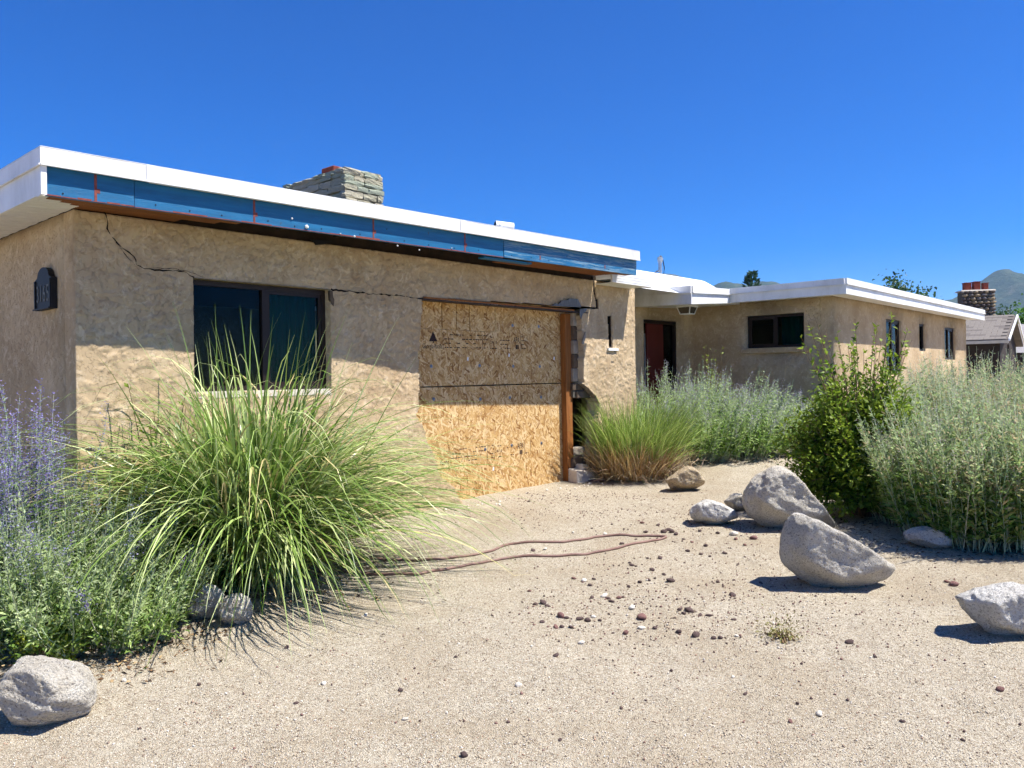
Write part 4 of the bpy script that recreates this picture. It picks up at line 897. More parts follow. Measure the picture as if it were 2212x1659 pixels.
def sage(name, label, base, n, height, rad, tilt, flower, cat='shrub', group=None, leafL=.045, pairs=26, greens=None, silver=None, dry=0., lean=(0, 0), fc=None, t_fl=.62):
    base = Vector(base); r = empty(name, base); tag(r, label, cat, group)
    k = 9; t = np.linspace(0, 1, k); az = RNG.uniform(0, 6.283, n); rr = np.sqrt(RNG.random(n)); b0 = np.stack([np.cos(az) * rr * rad, np.sin(az) * rr * rad, np.zeros(n)], 1)
    Hh = height * RNG.uniform(.62, 1.05, n) * (1 - .25 * rr ** 2); tl = np.radians(tilt) * rr ** .8 * RNG.uniform(.6, 1.2, n) + RNG.normal(0, .05, n)
    az2 = az + RNG.normal(0, .4, n); out = np.stack([np.cos(az2), np.sin(az2), 0 * az2], 1)
    curve = t[None] * (1 - .25 * t[None] * RNG.uniform(0, 1, n)[:, None])
    P = b0[:, None] + out[:, None] * (np.sin(tl) * Hh)[:, None, None] * curve[..., None] + np.array([0, 0, 1])[None, None] * (np.cos(tl) * Hh)[:, None, None] * t[None, :, None]
    P = P + np.array([lean[0], lean[1], 0])[None, None] * (t ** 1.5)[None, :, None] * Hh[:, None, None]
    P[:, :, :2] += np.cumsum(RNG.normal(0, .008, (n, k, 2)), 1)
    bz = gz(P[:, 0, 0] + base.x, P[:, 0, 1] + base.y) - base.z; P[:, :, 2] += bz[:, None]
    P = keep_off(P + np.array(base)) - np.array(base)
    silver = LC(182, 192, 158) if silver is None else silver
    V, Q = tubes_geo(P, (np.linspace(.0042, .0014, k)[None] * RNG.uniform(.8, 1.2, n)[:, None])); mesh_np('stems', V, Q, STEMM, r, col=np.repeat(jitter(silver, n, .12), 3 * k, 0))
    def along(tt, idx):
        f = tt * (k - 1); i = np.minimum(f.astype(int), k - 2); f = (f - i)[:, None]; A, B_ = P[idx, i], P[idx, i + 1]; return A * (1 - f) + B_ * f, norm(B_ - A)
    m = n * pairs * 2; idx = np.repeat(np.arange(n), pairs * 2); tt = np.clip(RNG.uniform(.10, .93, m), 0, 1); C, T = along(tt, idx)
    a, b = frame_of(T); ph = RNG.uniform(0, 6.283, m); side = a * np.cos(ph)[:, None] + b * np.sin(ph)[:, None]
    # short side shoots carry part of the leaves away from the stem
    sh = np.where(RNG.random(m) < .5, RNG.uniform(.0, .10, m), RNG.uniform(0, .012, m)) * (1 - tt * .7); C = C + side * sh[:, None] + T * sh[:, None] * .8
    Dr = norm(side * .8 + T * RNG.uniform(.3, 1.2, m)[:, None] + RNG.normal(0, .25, (m, 3))); Nn = norm(np.cross(Dr, np.cross(T, Dr)) + RNG.normal(0, .35, (m, 3)))
    L = leafL * (1.2 - .7 * tt) * RNG.uniform(.75, 1.35, m); W = L * RNG.uniform(.22, .36, m)
    greens = greens or (LC(144, 168, 88), LC(178, 194, 132), LC(112, 142, 64)); gsel = np.stack(greens)[RNG.integers(0, len(greens), m)]
    col = np.clip(gsel * (1 + RNG.normal(0, .15, (m, 1))), 0, 1); hi = np.clip((tt - .45) * 1.1, 0, .6)[:, None]; col = col * (1 - hi) + silver * hi
    if dry: dm = (RNG.random(m) < dry * (tt > .45))[:, None]; col = np.where(dm, LC(186, 168, 132)[None] * (1 + RNG.normal(0, .15, (m, 1))), col)
    C = keep_off(C + np.array(base)) - np.array(base)
    V, Q = leaf_geo(C, Dr, Nn, L, W); o = mesh_np('foliage', V, Q, LEAF, r, col=np.repeat(col, 4, 0)); o['kind'] = 'stuff'
    if flower:
        ns = int(n * min(flower, 1)); per = int(70 * max(flower, 1) ** 2); sel = RNG.choice(n, ns, replace=False); idx = np.repeat(sel, per); m = len(idx); tt = RNG.uniform(t_fl, 1.0, m); tt = t_fl + (np.round((tt - t_fl) * 26) / 26); C, T = along(np.clip(tt, 0, .999), idx)
        a, b = frame_of(T); ph = RNG.uniform(0, 6.283, m); side = a * np.cos(ph)[:, None] + b * np.sin(ph)[:, None]
        tw = np.where(RNG.random(m) < .5, RNG.uniform(.02, .13, m), RNG.uniform(0, .006, m)) * (1.2 - tt); C = C + side * tw[:, None] + T * tw[:, None] * 1.1
        Dr = norm(side + T * .5 + RNG.normal(0, .2, (m, 3))); L = RNG.uniform(.009, .017, m); fcol = jitter(LC(134, 122, 172) if fc is None else fc, m, .22)
        V, Q = leaf_geo(C, Dr, norm(T + RNG.normal(0, .3, (m, 3))), L, L * .7); o = mesh_np('flowers', V, Q, LEAF, r, col=np.repeat(fcol, 4, 0)); o['kind'] = 'stuff'
    return r

def blade_geo(b0, az, th0, th1, bend, L, W, seg=11):
    n = len(L); t = np.linspace(0, 1, seg + 1); th = th0[:, None] + (th1 - th0)[:, None] * t[None] ** bend[:, None]
    st = (L / seg)[:, None]; hx = np.concatenate([np.zeros((n, 1)), np.cumsum(np.sin(th[:, :-1]) * st, 1)], 1); hz = np.concatenate([np.zeros((n, 1)), np.cumsum(np.cos(th[:, :-1]) * st, 1)], 1)
    P = np.stack([b0[:, 0:1] + hx * np.cos(az)[:, None], b0[:, 1:2] + hx * np.sin(az)[:, None], b0[:, 2:3] + hz], -1)
    tw = az[:, None] + math.pi / 2 + RNG.normal(0, .5, n)[:, None] * t[None] + RNG.normal(0, .35, n)[:, None]
    S = np.stack([np.cos(tw), np.sin(tw), RNG.normal(0, .25, n)[:, None] * np.ones_like(tw)], -1); S = norm(S)
    wd = W[:, None] * np.minimum(1, 1.25 * (1 - t[None] ** 2.2)) * np.minimum(1, .35 + 3 * t[None]) * .5; wd[:, -1] = .0004
    return P, S, wd
def blades(b0, az, th0, th1, bend, L, W, base, floor=True):
    P, S, wd = blade_geo(b0, az, th0, th1, bend, L, W); base = np.array(base)
    Wp = keep_off(P + base, 6.24)
    if floor: Wp[..., 2] = np.maximum(Wp[..., 2], gz(Wp[..., 0], Wp[..., 1]) + .008)
    P = Wp - base; n, k, _ = P.shape; V = np.stack([P - S * wd[..., None], P + S * wd[..., None]], 2); i = np.arange(n * k * 2).reshape(n, k, 2)
    Q = np.stack([i[:, :-1, 0], i[:, :-1, 1], i[:, 1:, 1], i[:, 1:, 0]], -1)
    return V, Q
def big_grass():
    base = ground_px(548, 1246); r = empty('fountain_grass', base); tag(r, 'huge arching green ornamental grass clump in front of the dark window', 'grass')
    def params(n, kind):
        az = RNG.uniform(0, 6.283, n); rr = np.sqrt(RNG.random(n)) * .36; b0 = np.stack([np.cos(az) * rr, np.sin(az) * rr, np.full(n, 0.)], 1); az = az + RNG.normal(0, .7, n)
        if kind == 'tall': th0 = np.abs(RNG.normal(.05, .24, n)); th1 = th0 + np.where(RNG.random(n) < .22, RNG.uniform(.1, .8, n), RNG.uniform(2.0, 3.1, n)); bend = RNG.uniform(1.5, 3.8, n); L = RNG.uniform(1.1, 2.15, n)
        elif kind == 'arch': th0 = RNG.uniform(.1, .85, n); th1 = RNG.uniform(1.8, 2.8, n); bend = RNG.uniform(.9, 1.5, n); L = RNG.uniform(1.2, 2.3, n)
        else: th0 = RNG.uniform(.35, .95, n); th1 = RNG.uniform(1.9, 2.8, n); bend = RNG.uniform(.8, 1.6, n); L = RNG.uniform(.55, 1.05, n)
        return b0, az, th0, th1, bend, L, RNG.uniform(.010, .019, n) * (1.0 if kind != 'tall' else 1.2)
    pal = np.stack([LC(122, 148, 66), LC(156, 176, 98), LC(94, 122, 50), LC(192, 202, 140), LC(202, 186, 130)])  # palest green puts sunlit highlights into some blade colours
    VV, QQ, CC, off = [], [], [], 0
    for kind, n in (('tall', 560), ('arch', 1700), ('low', 420)):
        V, Q = blades(*params(n, kind), base); c = pal[RNG.choice(5, n, p=[.26, .26, .2, .22, .06])] * (1 + RNG.normal(0, .2, (n, 1)))
        k = V.shape[1] * 2; VV.append(V.reshape(-1, 3)); QQ.append(Q.reshape(-1, 4) + off); off += n * k; CC.append(np.repeat(np.clip(c, 0, 1), k, 0))
    o = mesh_np('blades', np.concatenate(VV), np.concatenate(QQ), GRASSM, r, col=np.concatenate(CC)); o['kind'] = 'stuff'
    # the largest blades, one object each
    for kind, n in (('tall', 60), ('arch', 120), ('low', 50)):
        p = list(params(n, kind)); p[6] = p[6] * 1.2; V, Q = blades(*p, base); c = pal[RNG.choice(5, n)]; 
        for j in range(n):
            me = mesh_np('blade', V[j].reshape(-1, 3), Q[j].reshape(-1, 4) - j * V.shape[1] * 2, GRASSM, None, col=np.tile(c[j], (V.shape[1] * 2, 1)), obj=False); link('blade', me, r)
    # dry straw at the heart of the clump
    n = 700; az = RNG.uniform(0, 6.283, n); rr = np.sqrt(RNG.random(n)) * .4; b0 = np.stack([np.cos(az) * rr, np.sin(az) * rr, 0 * az], 1)
    V, Q = blades(b0, az + RNG.normal(0, .6, n), np.abs(RNG.normal(.12, .16, n)), RNG.uniform(.1, .9, n), RNG.uniform(1, 3, n), RNG.uniform(.4, 1.2, n), RNG.uniform(.004, .009, n), base)
    o = mesh_np('straw', V.reshape(-1, 3), Q.reshape(-1, 4), GRASSM, r, col=np.repeat(jitter(LC(196, 170, 118), n, .2), V.shape[1] * 2, 0)); o['kind'] = 'stuff'
big_grass()
def small_grass():
    base = ground_px(1370, 1024); r = empty('dried_grass_clump', base); tag(r, 'green and straw-coloured grass clump beside the broken wall corner', 'grass')
    def lot(name, n, rad, th, L, W, cols, s=.2, cx=0.0, cy=0.0):
        az = RNG.uniform(0, 6.283, n); rr = np.sqrt(RNG.random(n)) * rad; b0 = np.stack([np.cos(az) * rr + cx, np.sin(az) * rr + cy, 0 * az], 1)
        th0 = np.abs(RNG.normal(th, .2, n)); V, Q = blades(b0, az + RNG.normal(0, .5, n), th0, th0 + RNG.uniform(.2, 1.3, n), RNG.uniform(1, 2.5, n), RNG.uniform(*L, n), RNG.uniform(*W, n), base)
        c = np.stack(cols)[RNG.integers(0, len(cols), n)] * (1 + RNG.normal(0, s, (n, 1))); o = mesh_np(name, V.reshape(-1, 3), Q.reshape(-1, 4), GRASSM, r, col=np.repeat(np.clip(c, 0, 1), V.shape[1] * 2, 0)); o['kind'] = 'stuff'
    lot('green_blades', 1700, .48, .40, (.7, 1.35), (.006, .011), [LC(140, 164, 76), LC(176, 192, 112), LC(112, 138, 58)], .22); lot('stray_blades', 90, .3, .85, (.8, 1.2), (.005, .008), [LC(150, 170, 80), LC(180, 176, 110)], .2)
    lot('dry_blades', 1300, .46, .5, (.3, .75), (.004, .008), [LC(176, 146, 92), LC(140, 106, 62), LC(200, 176, 128), LC(130, 100, 64)], .25, -.08, -.36)
    n = 420; k = 6; t = np.linspace(0, 1, k); az = RNG.uniform(3.4, 6.0, n); P = np.zeros((n, k, 3)); rr = RNG.uniform(.35, .72, n); P[:, 0, 0] = np.cos(az) * rr; P[:, 0, 1] = np.sin(az) * rr
    st = norm(np.stack([np.cos(az) * .4, np.sin(az) * .5, np.full(n, .8)], 1) + RNG.normal(0, .3, (n, 3)))
    for j in range(1, k): st = norm(st + RNG.normal(0, .45, (n, 3)) + [0, 0, .05]); P[:, j] = P[:, j - 1] + st * RNG.uniform(.05, .13, (n, 1))
    P[..., 2] = np.maximum(P[..., 2], .0); V, Q = tubes_geo(P, np.linspace(.006, .002, k)[None] * np.ones((n, 1))); o = mesh_np('dead_twigs', V, Q, STEMM, r, col=np.repeat(jitter(LC(176, 156, 126), n, .25), k * 3, 0)); o['kind'] = 'stuff'
small_grass()
def leafy_bush(name, label, base, height, rx, ry, n, per, leafL, cols, stray=8, cat='bush', top=1.3):
    base = Vector(base); r = empty(name, base); tag(r, label, cat)
    k = 8; t = np.linspace(0, 1, k); az = RNG.uniform(0, 6.283, n); el = np.arccos(RNG.uniform(-.45, 1, n)); R = RNG.uniform(.6, 1.05, n) * (.72 + .62 * fbm(np.cos(az) * 1.6 + 9, np.sin(az) * 1.6 + el * 1.9, 93, 2))
    tip = np.stack([np.cos(az) * np.sin(el) * rx * R, np.sin(az) * np.sin(el) * ry * R, height * np.maximum(.36 + .64 * np.cos(el) * R, .06)], 1)
    tip[:stray, :2] *= .8; tip[:stray, 2] = height * RNG.uniform(1.08, top, stray)
    b0 = np.stack([np.cos(az), np.sin(az), 0 * az], 1) * .12 * RNG.random((n, 1)); ctrl = b0 * .5 + tip * .5; ctrl[:, 2] += .18 * height * (1 - np.cos(el)); ctrl[:, :2] *= .75
    P = b0[:, None] * ((1 - t) ** 2)[None, :, None] + ctrl[:, None] * (2 * t * (1 - t))[None, :, None] + tip[:, None] * (t ** 2)[None, :, None]
    V, Q = tubes_geo(P, np.linspace(.008, .0018, k)[None] * np.ones((n, 1)), 4); mesh_np('stems', V, Q, STEMM, r, col=np.repeat(jitter(LC(112, 92, 70), n, .2), k * 4, 0))
    m = n * per; idx = np.repeat(np.arange(n), per); tt = RNG.uniform(.18, 1, m) ** .75; f = tt * (k - 1); i = np.minimum(f.astype(int), k - 2); f = (f - i)[:, None]; A_, B_ = P[idx, i], P[idx, i + 1]; C = A_ * (1 - f) + B_ * f; T = norm(B_ - A_)
    a, b = frame_of(T); ph = RNG.uniform(0, 6.283, m); side = a * np.cos(ph)[:, None] + b * np.sin(ph)[:, None]; tw = RNG.uniform(0, .2, m) * (idx >= stray) * (1 - .6 * tt); C = C + side * tw[:, None] + T * tw[:, None] * .6
    C[:, 2] = np.maximum(C[:, 2], .03); Dr = norm(side * .9 + T * .7 + RNG.normal(0, .3, (m, 3))); Nn = norm(np.array([[0, 0, 1.]]) - Dr * Dr[:, 2:3] + RNG.normal(0, .45, (m, 3)))
    L = leafL * RNG.uniform(.6, 1.2, m); c = np.stack(cols)[RNG.integers(0, len(cols), m)] * (1 + RNG.normal(0, .14, (m, 1))); yg = np.clip((tt - .75) * 2.0, 0, .6)[:, None]; c = c * (1 - yg) + LC(150, 160, 56) * yg
    kp = (idx >= stray) | (RNG.random(m) < .3); C, Dr, Nn, L, c = C[kp], Dr[kp], Nn[kp], L[kp], c[kp]; m = len(C)
    V, Q = leaf_geo(C, Dr, Nn, L, L * RNG.uniform(.42, .58, m)); o = mesh_np('foliage', V, Q, LEAF, r, col=np.repeat(np.clip(c, 0, 1), 4, 0)); o['kind'] = 'stuff'
    return r
leafy_bush('green_bush', 'dense bright green leafy bush between the big boulders and right sage', ground_px(1868, 1112), 1.44, .72, .60, 600, 80, .058, [LC(88, 124, 30), LC(112, 146, 42), LC(64, 98, 22), LC(136, 164, 58)], 34, top=1.38)
gp = lambda x, y: ground_px(x, y)
SG = 'sage plants'
# left bed
b = P3(20, 1000, 4.9); b.z = float(gz(b.x, b.y))
sage('sage_shrub', 'purple flowering sage against the shaded left wall', b, 80, 1.60, .24, 17, 1.75, group=SG, leafL=.05, pairs=22, greens=(LC(104, 140, 72), LC(136, 164, 104), LC(80, 112, 54)), t_fl=.50, fc=LC(146, 138, 188), lean=(-.06, 0))
sage('sage_shrub', 'pale green sage filling the bottom left bed above the corner boulder', gp(70, 1372), 210, .86, .42, 42, .08, group=SG, leafL=.046, pairs=36)
sage('sage_shrub', 'grey-green sage shoots between the corner boulder and the grass', gp(215, 1375), 170, .70, .40, 44, .06, group=SG, leafL=.046, pairs=34)
sage('sage_shrub', 'low sage shoots touching the left rock of the pair', gp(300, 1330), 70, .40, .2, 30, 0, group=SG, leafL=.044, pairs=30)
b = P3(150, 1330, 4.6); b.z = float(gz(b.x, b.y))
sage('sage_shrub', 'taller silvery sage with faint blue spikes beside the grass clump', b, 110, .98, .34, 30, .35, group=SG, leafL=.044, pairs=34, fc=LC(150, 150, 176))
leafy_bush('green_weed', 'small leafy weed growing behind the left side of the grass', (P3(350, 1000, 5.9).x, 5.9, float(gz(-2.6, 5.9))), 1.15, .3, .25, 40, 40, .05, [LC(96, 132, 40), LC(120, 150, 56)], 4, 'weed')
leafy_bush('yellow_weed', 'yellow-green weed tuft beside the corner boulder', gp(105, 1425), .16, .14, .1, 24, 26, .03, [LC(140, 160, 50), LC(164, 176, 70)], 2, 'weed')
# middle bed in front of the door
for (x, y, n, hgt, rad, lab, fl) in [(1415, 990, 160, 1.50, .40, 'sage right behind the dried grass, in front of the door', .6), (1500, 992, 200, 1.50, .48, 'tall bushy sage in front of the red door', .7), (1585, 985, 200, 1.44, .5, 'sage below the inner house corner left of the wing window', .6),
                                     (1655, 975, 170, 1.14, .46, 'sage below the wing side window', .6), (1722, 960, 150, 1.02, .46, 'lowest sage of the middle bed beside the green bush', .5)]:
    sage('sage_shrub', lab, gp(x, y), n, hgt, rad, 34, fl, group=SG, leafL=.065, pairs=30, fc=LC(156, 150, 172), lean=(.05, 0), greens=(LC(138, 170, 80), LC(176, 198, 128), LC(110, 146, 58)))
leafy_bush('tall_weed', 'yellow-green weed rising out of the sage below the wing corner', gp(1545, 972), 1.52, .22, .22, 40, 40, .05, [LC(110, 138, 46), LC(136, 156, 66)], 5, 'weed', top=1.12)
# right bed
for (x, y, n, hgt, rad, lab, fl, dry) in [(1985, 1128, 221, 1.12, .40, 'sage stems leaning left over the green bush, behind the small elongated rock', .2, .15), (2085, 1165, 286, 1.42, .5, 'tall sage behind the small elongated rock', .2, .1), (2190, 1172, 286, 1.40, .5, 'tall sage cut by the right edge above the cut white boulder', .1, .35),
                                          (2120, 1045, 286, 1.66, .6, 'sage in the second row of the right bed with dry brown tips', .2, .5), (2010, 1040, 247, 1.62, .55, 'sage right behind the green bush, below the narrow wing window', .3, .1), (2230, 1050, 260, 1.7, .6, 'farthest right sage in front of the neighbour roof', .2, .4), (2090, 985, 260, 1.75, .6, 'rearmost sage of the right bed below the last wing window', .3, .1)]:
    sage('sage_shrub', lab, gp(x, y), n, hgt, rad, 24, fl, group=SG, leafL=.066, pairs=40, dry=dry * .7, fc=LC(176, 170, 160), lean=(-.04, 0), greens=(LC(120, 154, 64), LC(154, 182, 100), LC(94, 130, 50), LC(172, 172, 112)))
leafy_bush('tiny_weed', 'tiny olive weed growing in the open gravel', gp(1690, 1378), .05, .075, .06, 26, 16, .016, [LC(120, 116, 60), LC(140, 128, 84)], 1, 'weed')
for k, (x, y, x2, y2) in enumerate([(335, 1395, 372, 1363), (330, 1425, 360, 1395), (470, 1412, 495, 1398)]): pass

def litter(name, label, cx, n, cols, size):
    P = []
    for (x, y, rx, ry) in cx:
        c = ground_px(x, y); k = n // len(cx); P.append(np.stack([c.x + RNG.normal(0, rx, k), c.y + RNG.normal(0, ry, k)], 1))
    P = np.concatenate(P); m = len(P); C = np.stack([P[:, 0], P[:, 1], gz(P[:, 0], P[:, 1]) + RNG.uniform(.002, .012, m)], 1); az = RNG.uniform(0, 6.283, m)
    Dr = norm(np.stack([np.cos(az), np.sin(az), RNG.normal(0, .25, m)], 1)); Nn = norm(np.array([[0, 0, 1.]]) + RNG.normal(0, .3, (m, 3))); L = RNG.uniform(*size, m); V, Q = leaf_geo(C, Dr, Nn, L, L * RNG.uniform(.15, .5, m))
    c = np.stack(cols)[RNG.integers(0, len(cols), m)] * (1 + RNG.normal(0, .2, (m, 1))); tag(mesh_np(name, V, Q, STEMM, col=np.repeat(np.clip(c, 0, 1), 4, 0)), label, 'litter', kind='stuff')
litter('leaf_litter', 'dry brown leaf litter fallen under the plants', [(1900, 1135, .5, .25), (2080, 1185, .6, .2), (1560, 1000, .7, .15), (1690, 985, .5, .15), (1380, 1036, .35, .1), (300, 1380, .35, .14), (560, 1290, .4, .15), (150, 1440, .3, .12), (700, 1230, .3, .15)], 4500, [LC(120, 92, 66), LC(96, 72, 52), LC(160, 136, 100), LC(76, 60, 46)], (.015, .05))
# ================================================================== neighbour's house
def tree(name, label, top, D, height, rx, kind, n=900, leaf=.35, cols=None, group=None):
    p = P3(*top, D); bz = p.z - height; r = empty(name, (p.x, p.y, bz)); tag(r, label, 'tree', group); trunk = MB().tube([(0, 0, -.3), (.05, 0, height * .5), (0, .05, height * .96)], [height * .022, height * .014, .02], 8)
    pts = []; m = n
    if kind == 'conifer':
        hz = RNG.uniform(.10, 1, m) ** .8; az = RNG.uniform(0, 6.283, m); az = np.round(az / .7 + np.floor(hz * 16) * .37) * .7; rad = rx * (1 - hz) ** .8 * RNG.uniform(.15, 1, m) + .05
        C = np.stack([np.cos(az) * rad, np.sin(az) * rad, height * hz + rad * .35], 1); Dr = norm(np.stack([np.cos(az), np.sin(az), np.full(m, .9)], 1) + RNG.normal(0, .3, (m, 3)))
        for k in range(26): a = k * 2.4; z = height * (.15 + .8 * k / 26); q = rx * (1 - z / height) ** .8; trunk.tube([(0, 0, z), (math.cos(a) * q * .8, math.sin(a) * q * .8, z + q * .3)], [.06, .015], 5)
    else:
        nc = 46; cc = norm(RNG.normal(0, 1, (nc, 3))) * (RNG.random((nc, 1)) ** .4); cc = cc * [rx, rx, height * .36] + [0, 0, height * .62]; ci = RNG.integers(0, nc, m); C = cc[ci] + RNG.normal(0, 1, (m, 3)) * [rx * .17, rx * .17, height * .06]; Dr = norm(RNG.normal(0, 1, (m, 3)) + [0, 0, -.2])
        for k in range(14): trunk.tube([(0, 0, height * .3), (cc[k, 0] * .5, cc[k, 1] * .5, (height * .3 + cc[k, 2]) / 2 + .2), tuple(cc[k])], [height * .012, height * .007, .02], 5)
    trunk.build('trunk', mat_bark, r); Nn = norm(RNG.normal(0, 1, (m, 3)) + [0, 0, .6]); L = leaf * RNG.uniform(.6, 1.3, m); c = np.stack(cols)[RNG.integers(0, len(cols), m)] * (1 + RNG.normal(0, .15, (m, 1)))
    V, Q = leaf_geo(C, Dr, Nn, L, L * (.35 if kind == 'conifer' else .65)); o = mesh_np('crown', V, Q, LEAF, r, col=np.repeat(np.clip(c, 0, 1), 4, 0)); o['kind'] = 'stuff'
mat_bark = mat_simple('bark', lin(74, 60, 48), lin(104, 88, 72), 8, .95, .02, 20)
tree('spruce_tree', 'blue-green spruce top showing above the wing roof', (1625, 591), 62, 12.5, 3.4, 'conifer', 1500, .42, [LC(44, 74, 56), LC(60, 92, 70), LC(36, 62, 46)])
tree('leafy_tree', 'dark green tree crown peeking over the far end of the wing roof', (1957, 604), 70, 11.5, 3.0, 'broad', 20000, .30, [LC(58, 88, 50), LC(74, 106, 62), LC(46, 74, 42)])
tree('leafy_tree', 'bright green tree at the right edge behind the neighbour roof', (2232, 664), 52, 7.8, 2.3, 'broad', 9000, .22, [LC(72, 116, 30), LC(96, 140, 44), LC(54, 92, 24)])
tree('poplar_tree', 'slim dark treetop between the neighbour chimney and the mountain', (2166, 668), 90, 9.5, 1.4, 'broad', 2500, .3, [LC(44, 74, 44), LC(58, 88, 54)])
def neighbour():
    E = P3(2176, 733, 34); Rg = P3(2194, 681, 37.6); rdir = Vector((Rg.x - E.x, Rg.y - E.y, 0)); run = rdir.length; rdir.normalize(); e = Vector((-rdir.y, rdir.x, 0)); L = 11.0
    gzb = .45; r = empty('neighbour_house', (E.x, E.y, gzb)); tag(r, 'neighbouring house with grey shingle gable roof and stone chimney', 'house')
    ang = math.atan2(e.y, e.x); X = lambda i, j, z: tuple(e * i + rdir * j + Vector((0, 0, z - gzb)))
    ez, rz_ = E.z, Rg.z; sl_ = (rz_ - ez) / run; shm = mat_simple('shingle', lin(104, 98, 92), lin(132, 124, 116), 3, .95, .003, 60); shd = mat_simple('shingle_dark', lin(88, 82, 78), lin(114, 106, 100), 3, .95, .003, 60)
    sid = mat_simple('dark_siding', lin(40, 33, 29), lin(56, 46, 40), 3, .9)
    MB().prism([(0.35, gzb), (2 * run - .35, gzb), (2 * run - .35, ez - .05), (run, rz_ - .2), (.35, ez - .05)], lambda p: X(.3, p[0], p[1]), lambda p: X(L, p[0], p[1])).build('wall', sid, r)
    roof = MB().add([X(0, 0, ez), X(0, run, rz_), X(0, 2 * run, ez), X(0, 2 * run, ez - .12), X(0, run, rz_ - .12), X(0, 0, ez - .12), X(L, 0, ez), X(L, run, rz_), X(L, 2 * run, ez), X(L, 2 * run, ez - .12), X(L, run, rz_ - .12), X(L, 0, ez - .12)],
                    [(0, 6, 7, 1), (1, 7, 8, 2), (5, 4, 10, 11), (4, 3, 9, 10), (0, 1, 4, 5), (1, 2, 3, 4), (0, 5, 11, 6), (2, 8, 9, 3), (6, 11, 10, 7), (7, 10, 9, 8)]).build('roof', shd, r)
    rows = 15; sw = .42; hgt = run / rows; Ln = math.hypot(hgt, hgt * sl_); me = [MB().box((0, 0, 0), (sw - .012, Ln * 1.12, .02)).mesh('shingle', m_) for m_ in (shm, shd)]
    pitch = math.atan(sl_); B = Matrix((( *(-e), ), ( *rdir, ), (0, 0, 1))).transposed()
    # shingle local x runs to -e (screen right), y up the slope
    for ro in range(rows):
        n = int(4.6 / sw)
        for k in range(n):
            i = .05 + (k + (.5 if ro % 2 else 0)) * sw + sw; o = link('shingle', me[0 if random.random() < .6 else 1], roof)
            M_ = Matrix.Translation(Vector(X(i, ro * hgt, ez + ro * hgt * sl_ + .012))) @ B.to_4x4() @ Matrix.Rotation(pitch + math.radians(.9), 4, 'X'); o.matrix_local = M_
    MB().hexa([X(-.05, -.02, ez - .16), X(L, -.02, ez - .16), X(L, -.12, ez - .16), X(-.05, -.12, ez - .16), X(-.05, -.02, ez - .03), X(L, -.02, ez - .03), X(L, -.14, ez - .03), X(-.05, -.14, ez - .03)]).build('gutter', mat_simple('gutter_metal', lin(168, 162, 152), lin(190, 184, 174), 4, .6), r)
    MB().hexa([X(-.04, -.04, ez - .08), X(-.04, run, rz_ - .08), X(-.10, run, rz_ - .08), X(-.10, -.04, ez - .08), X(-.04, -.04, ez + .04), X(-.04, run, rz_ + .04), X(-.10, run, rz_ + .04), X(-.10, -.04, ez + .04)]).build('rake_board', WHITE, r)
    MB().hexa([X(-.04, run + .01, rz_ - .08), X(-.04, 2 * run, ez - .08), X(-.10, 2 * run, ez - .08), X(-.10, run + .01, rz_ - .08), X(-.04, run + .01, rz_ + .04), X(-.04, 2 * run, ez + .04), X(-.10, 2 * run, ez + .04), X(-.10, run + .01, rz_ + .04)]).build('rake_board', WHITE, r)
    MB().tube([X(-.02, .2, ez - .2), X(-.02, .2, gzb)], .04, 6).build('downspout', sid, r)
    # cobblestone chimney behind the ridge
    c0 = P3(2078, 680, 39.5); c1 = P3(2150, 680, 39.2); top = P3(2110, 628, 39.3).z; cw = (c1 - c0).length; ax = Vector((c1.x - c0.x, c1.y - c0.y, 0)).normalized(); ay = Vector((-ax.y, ax.x, 0))
    Y = lambda a, b, z: tuple(Vector((c0.x, c0.y, 0)) + ax * a + ay * b + Vector((-E.x, -E.y, z - gzb)))
    chm = MB().hexa([Y(.08, .08, ez), Y(cw - .05, .08, ez), Y(cw - .05, .85, ez), Y(.08, .85, ez), Y(.08, .08, top), Y(cw - .05, .08, top), Y(cw - .05, .85, top), Y(.08, .85, top)]).build('chimney', MORTAR, r)
    cm = [mat_simple('cobble_dark', lin(74, 66, 62), lin(112, 100, 92), 5, .95, .01, 14), mat_simple('cobble_tan', lin(132, 116, 92), lin(172, 154, 124), 5, .95, .01, 14), mat_simple('cobble_grey', lin(92, 86, 82), lin(130, 122, 114), 5, .95, .01, 14)]
    cme = []
    for k in range(6):
        Vd, Fi = ico(1); cme.append(mesh_np('cobble', Vd * .55 * (1 + .3 * n3(Vd, 1.5, 400 + k))[:, None], Fi, cm[k % 3], obj=False))
    za = math.atan2(ax.y, ax.x)
    def cob(a, b, z, L_, h): o = link('cobble', random.choice(cme), chm); o.location = Y(a, b, z); o.scale = (L_, .24, h); o.rotation_euler = (0, 0, za)
    z = rz_ - .5
    while z < top - .05:
        h = random.uniform(.14, .2); a = random.uniform(-.05, .05)
        while a < cw: L_ = random.uniform(.18, .34); cob(min(a + L_ / 2, cw - .08), .06, z + h / 2, L_, h); a += L_
        for b_ in (.15, .42, .7):
            o = link('cobble', random.choice(cme), chm); o.location = Y(cw - .03, b_ + random.uniform(-.05, .05), z + h / 2); o.scale = (.2, .3, h); o.rotation_euler = (0, 0, za)
        z += h
    MB().hexa([Y(-.03, -.03, top), Y(cw + .05, -.03, top), Y(cw + .05, .95, top), Y(-.03, .95, top), Y(.0, 0, top + .06), Y(cw + .02, 0, top + .06), Y(cw + .02, .9, top + .06), Y(0, .9, top + .06)]).build('cap', CONC, chm)
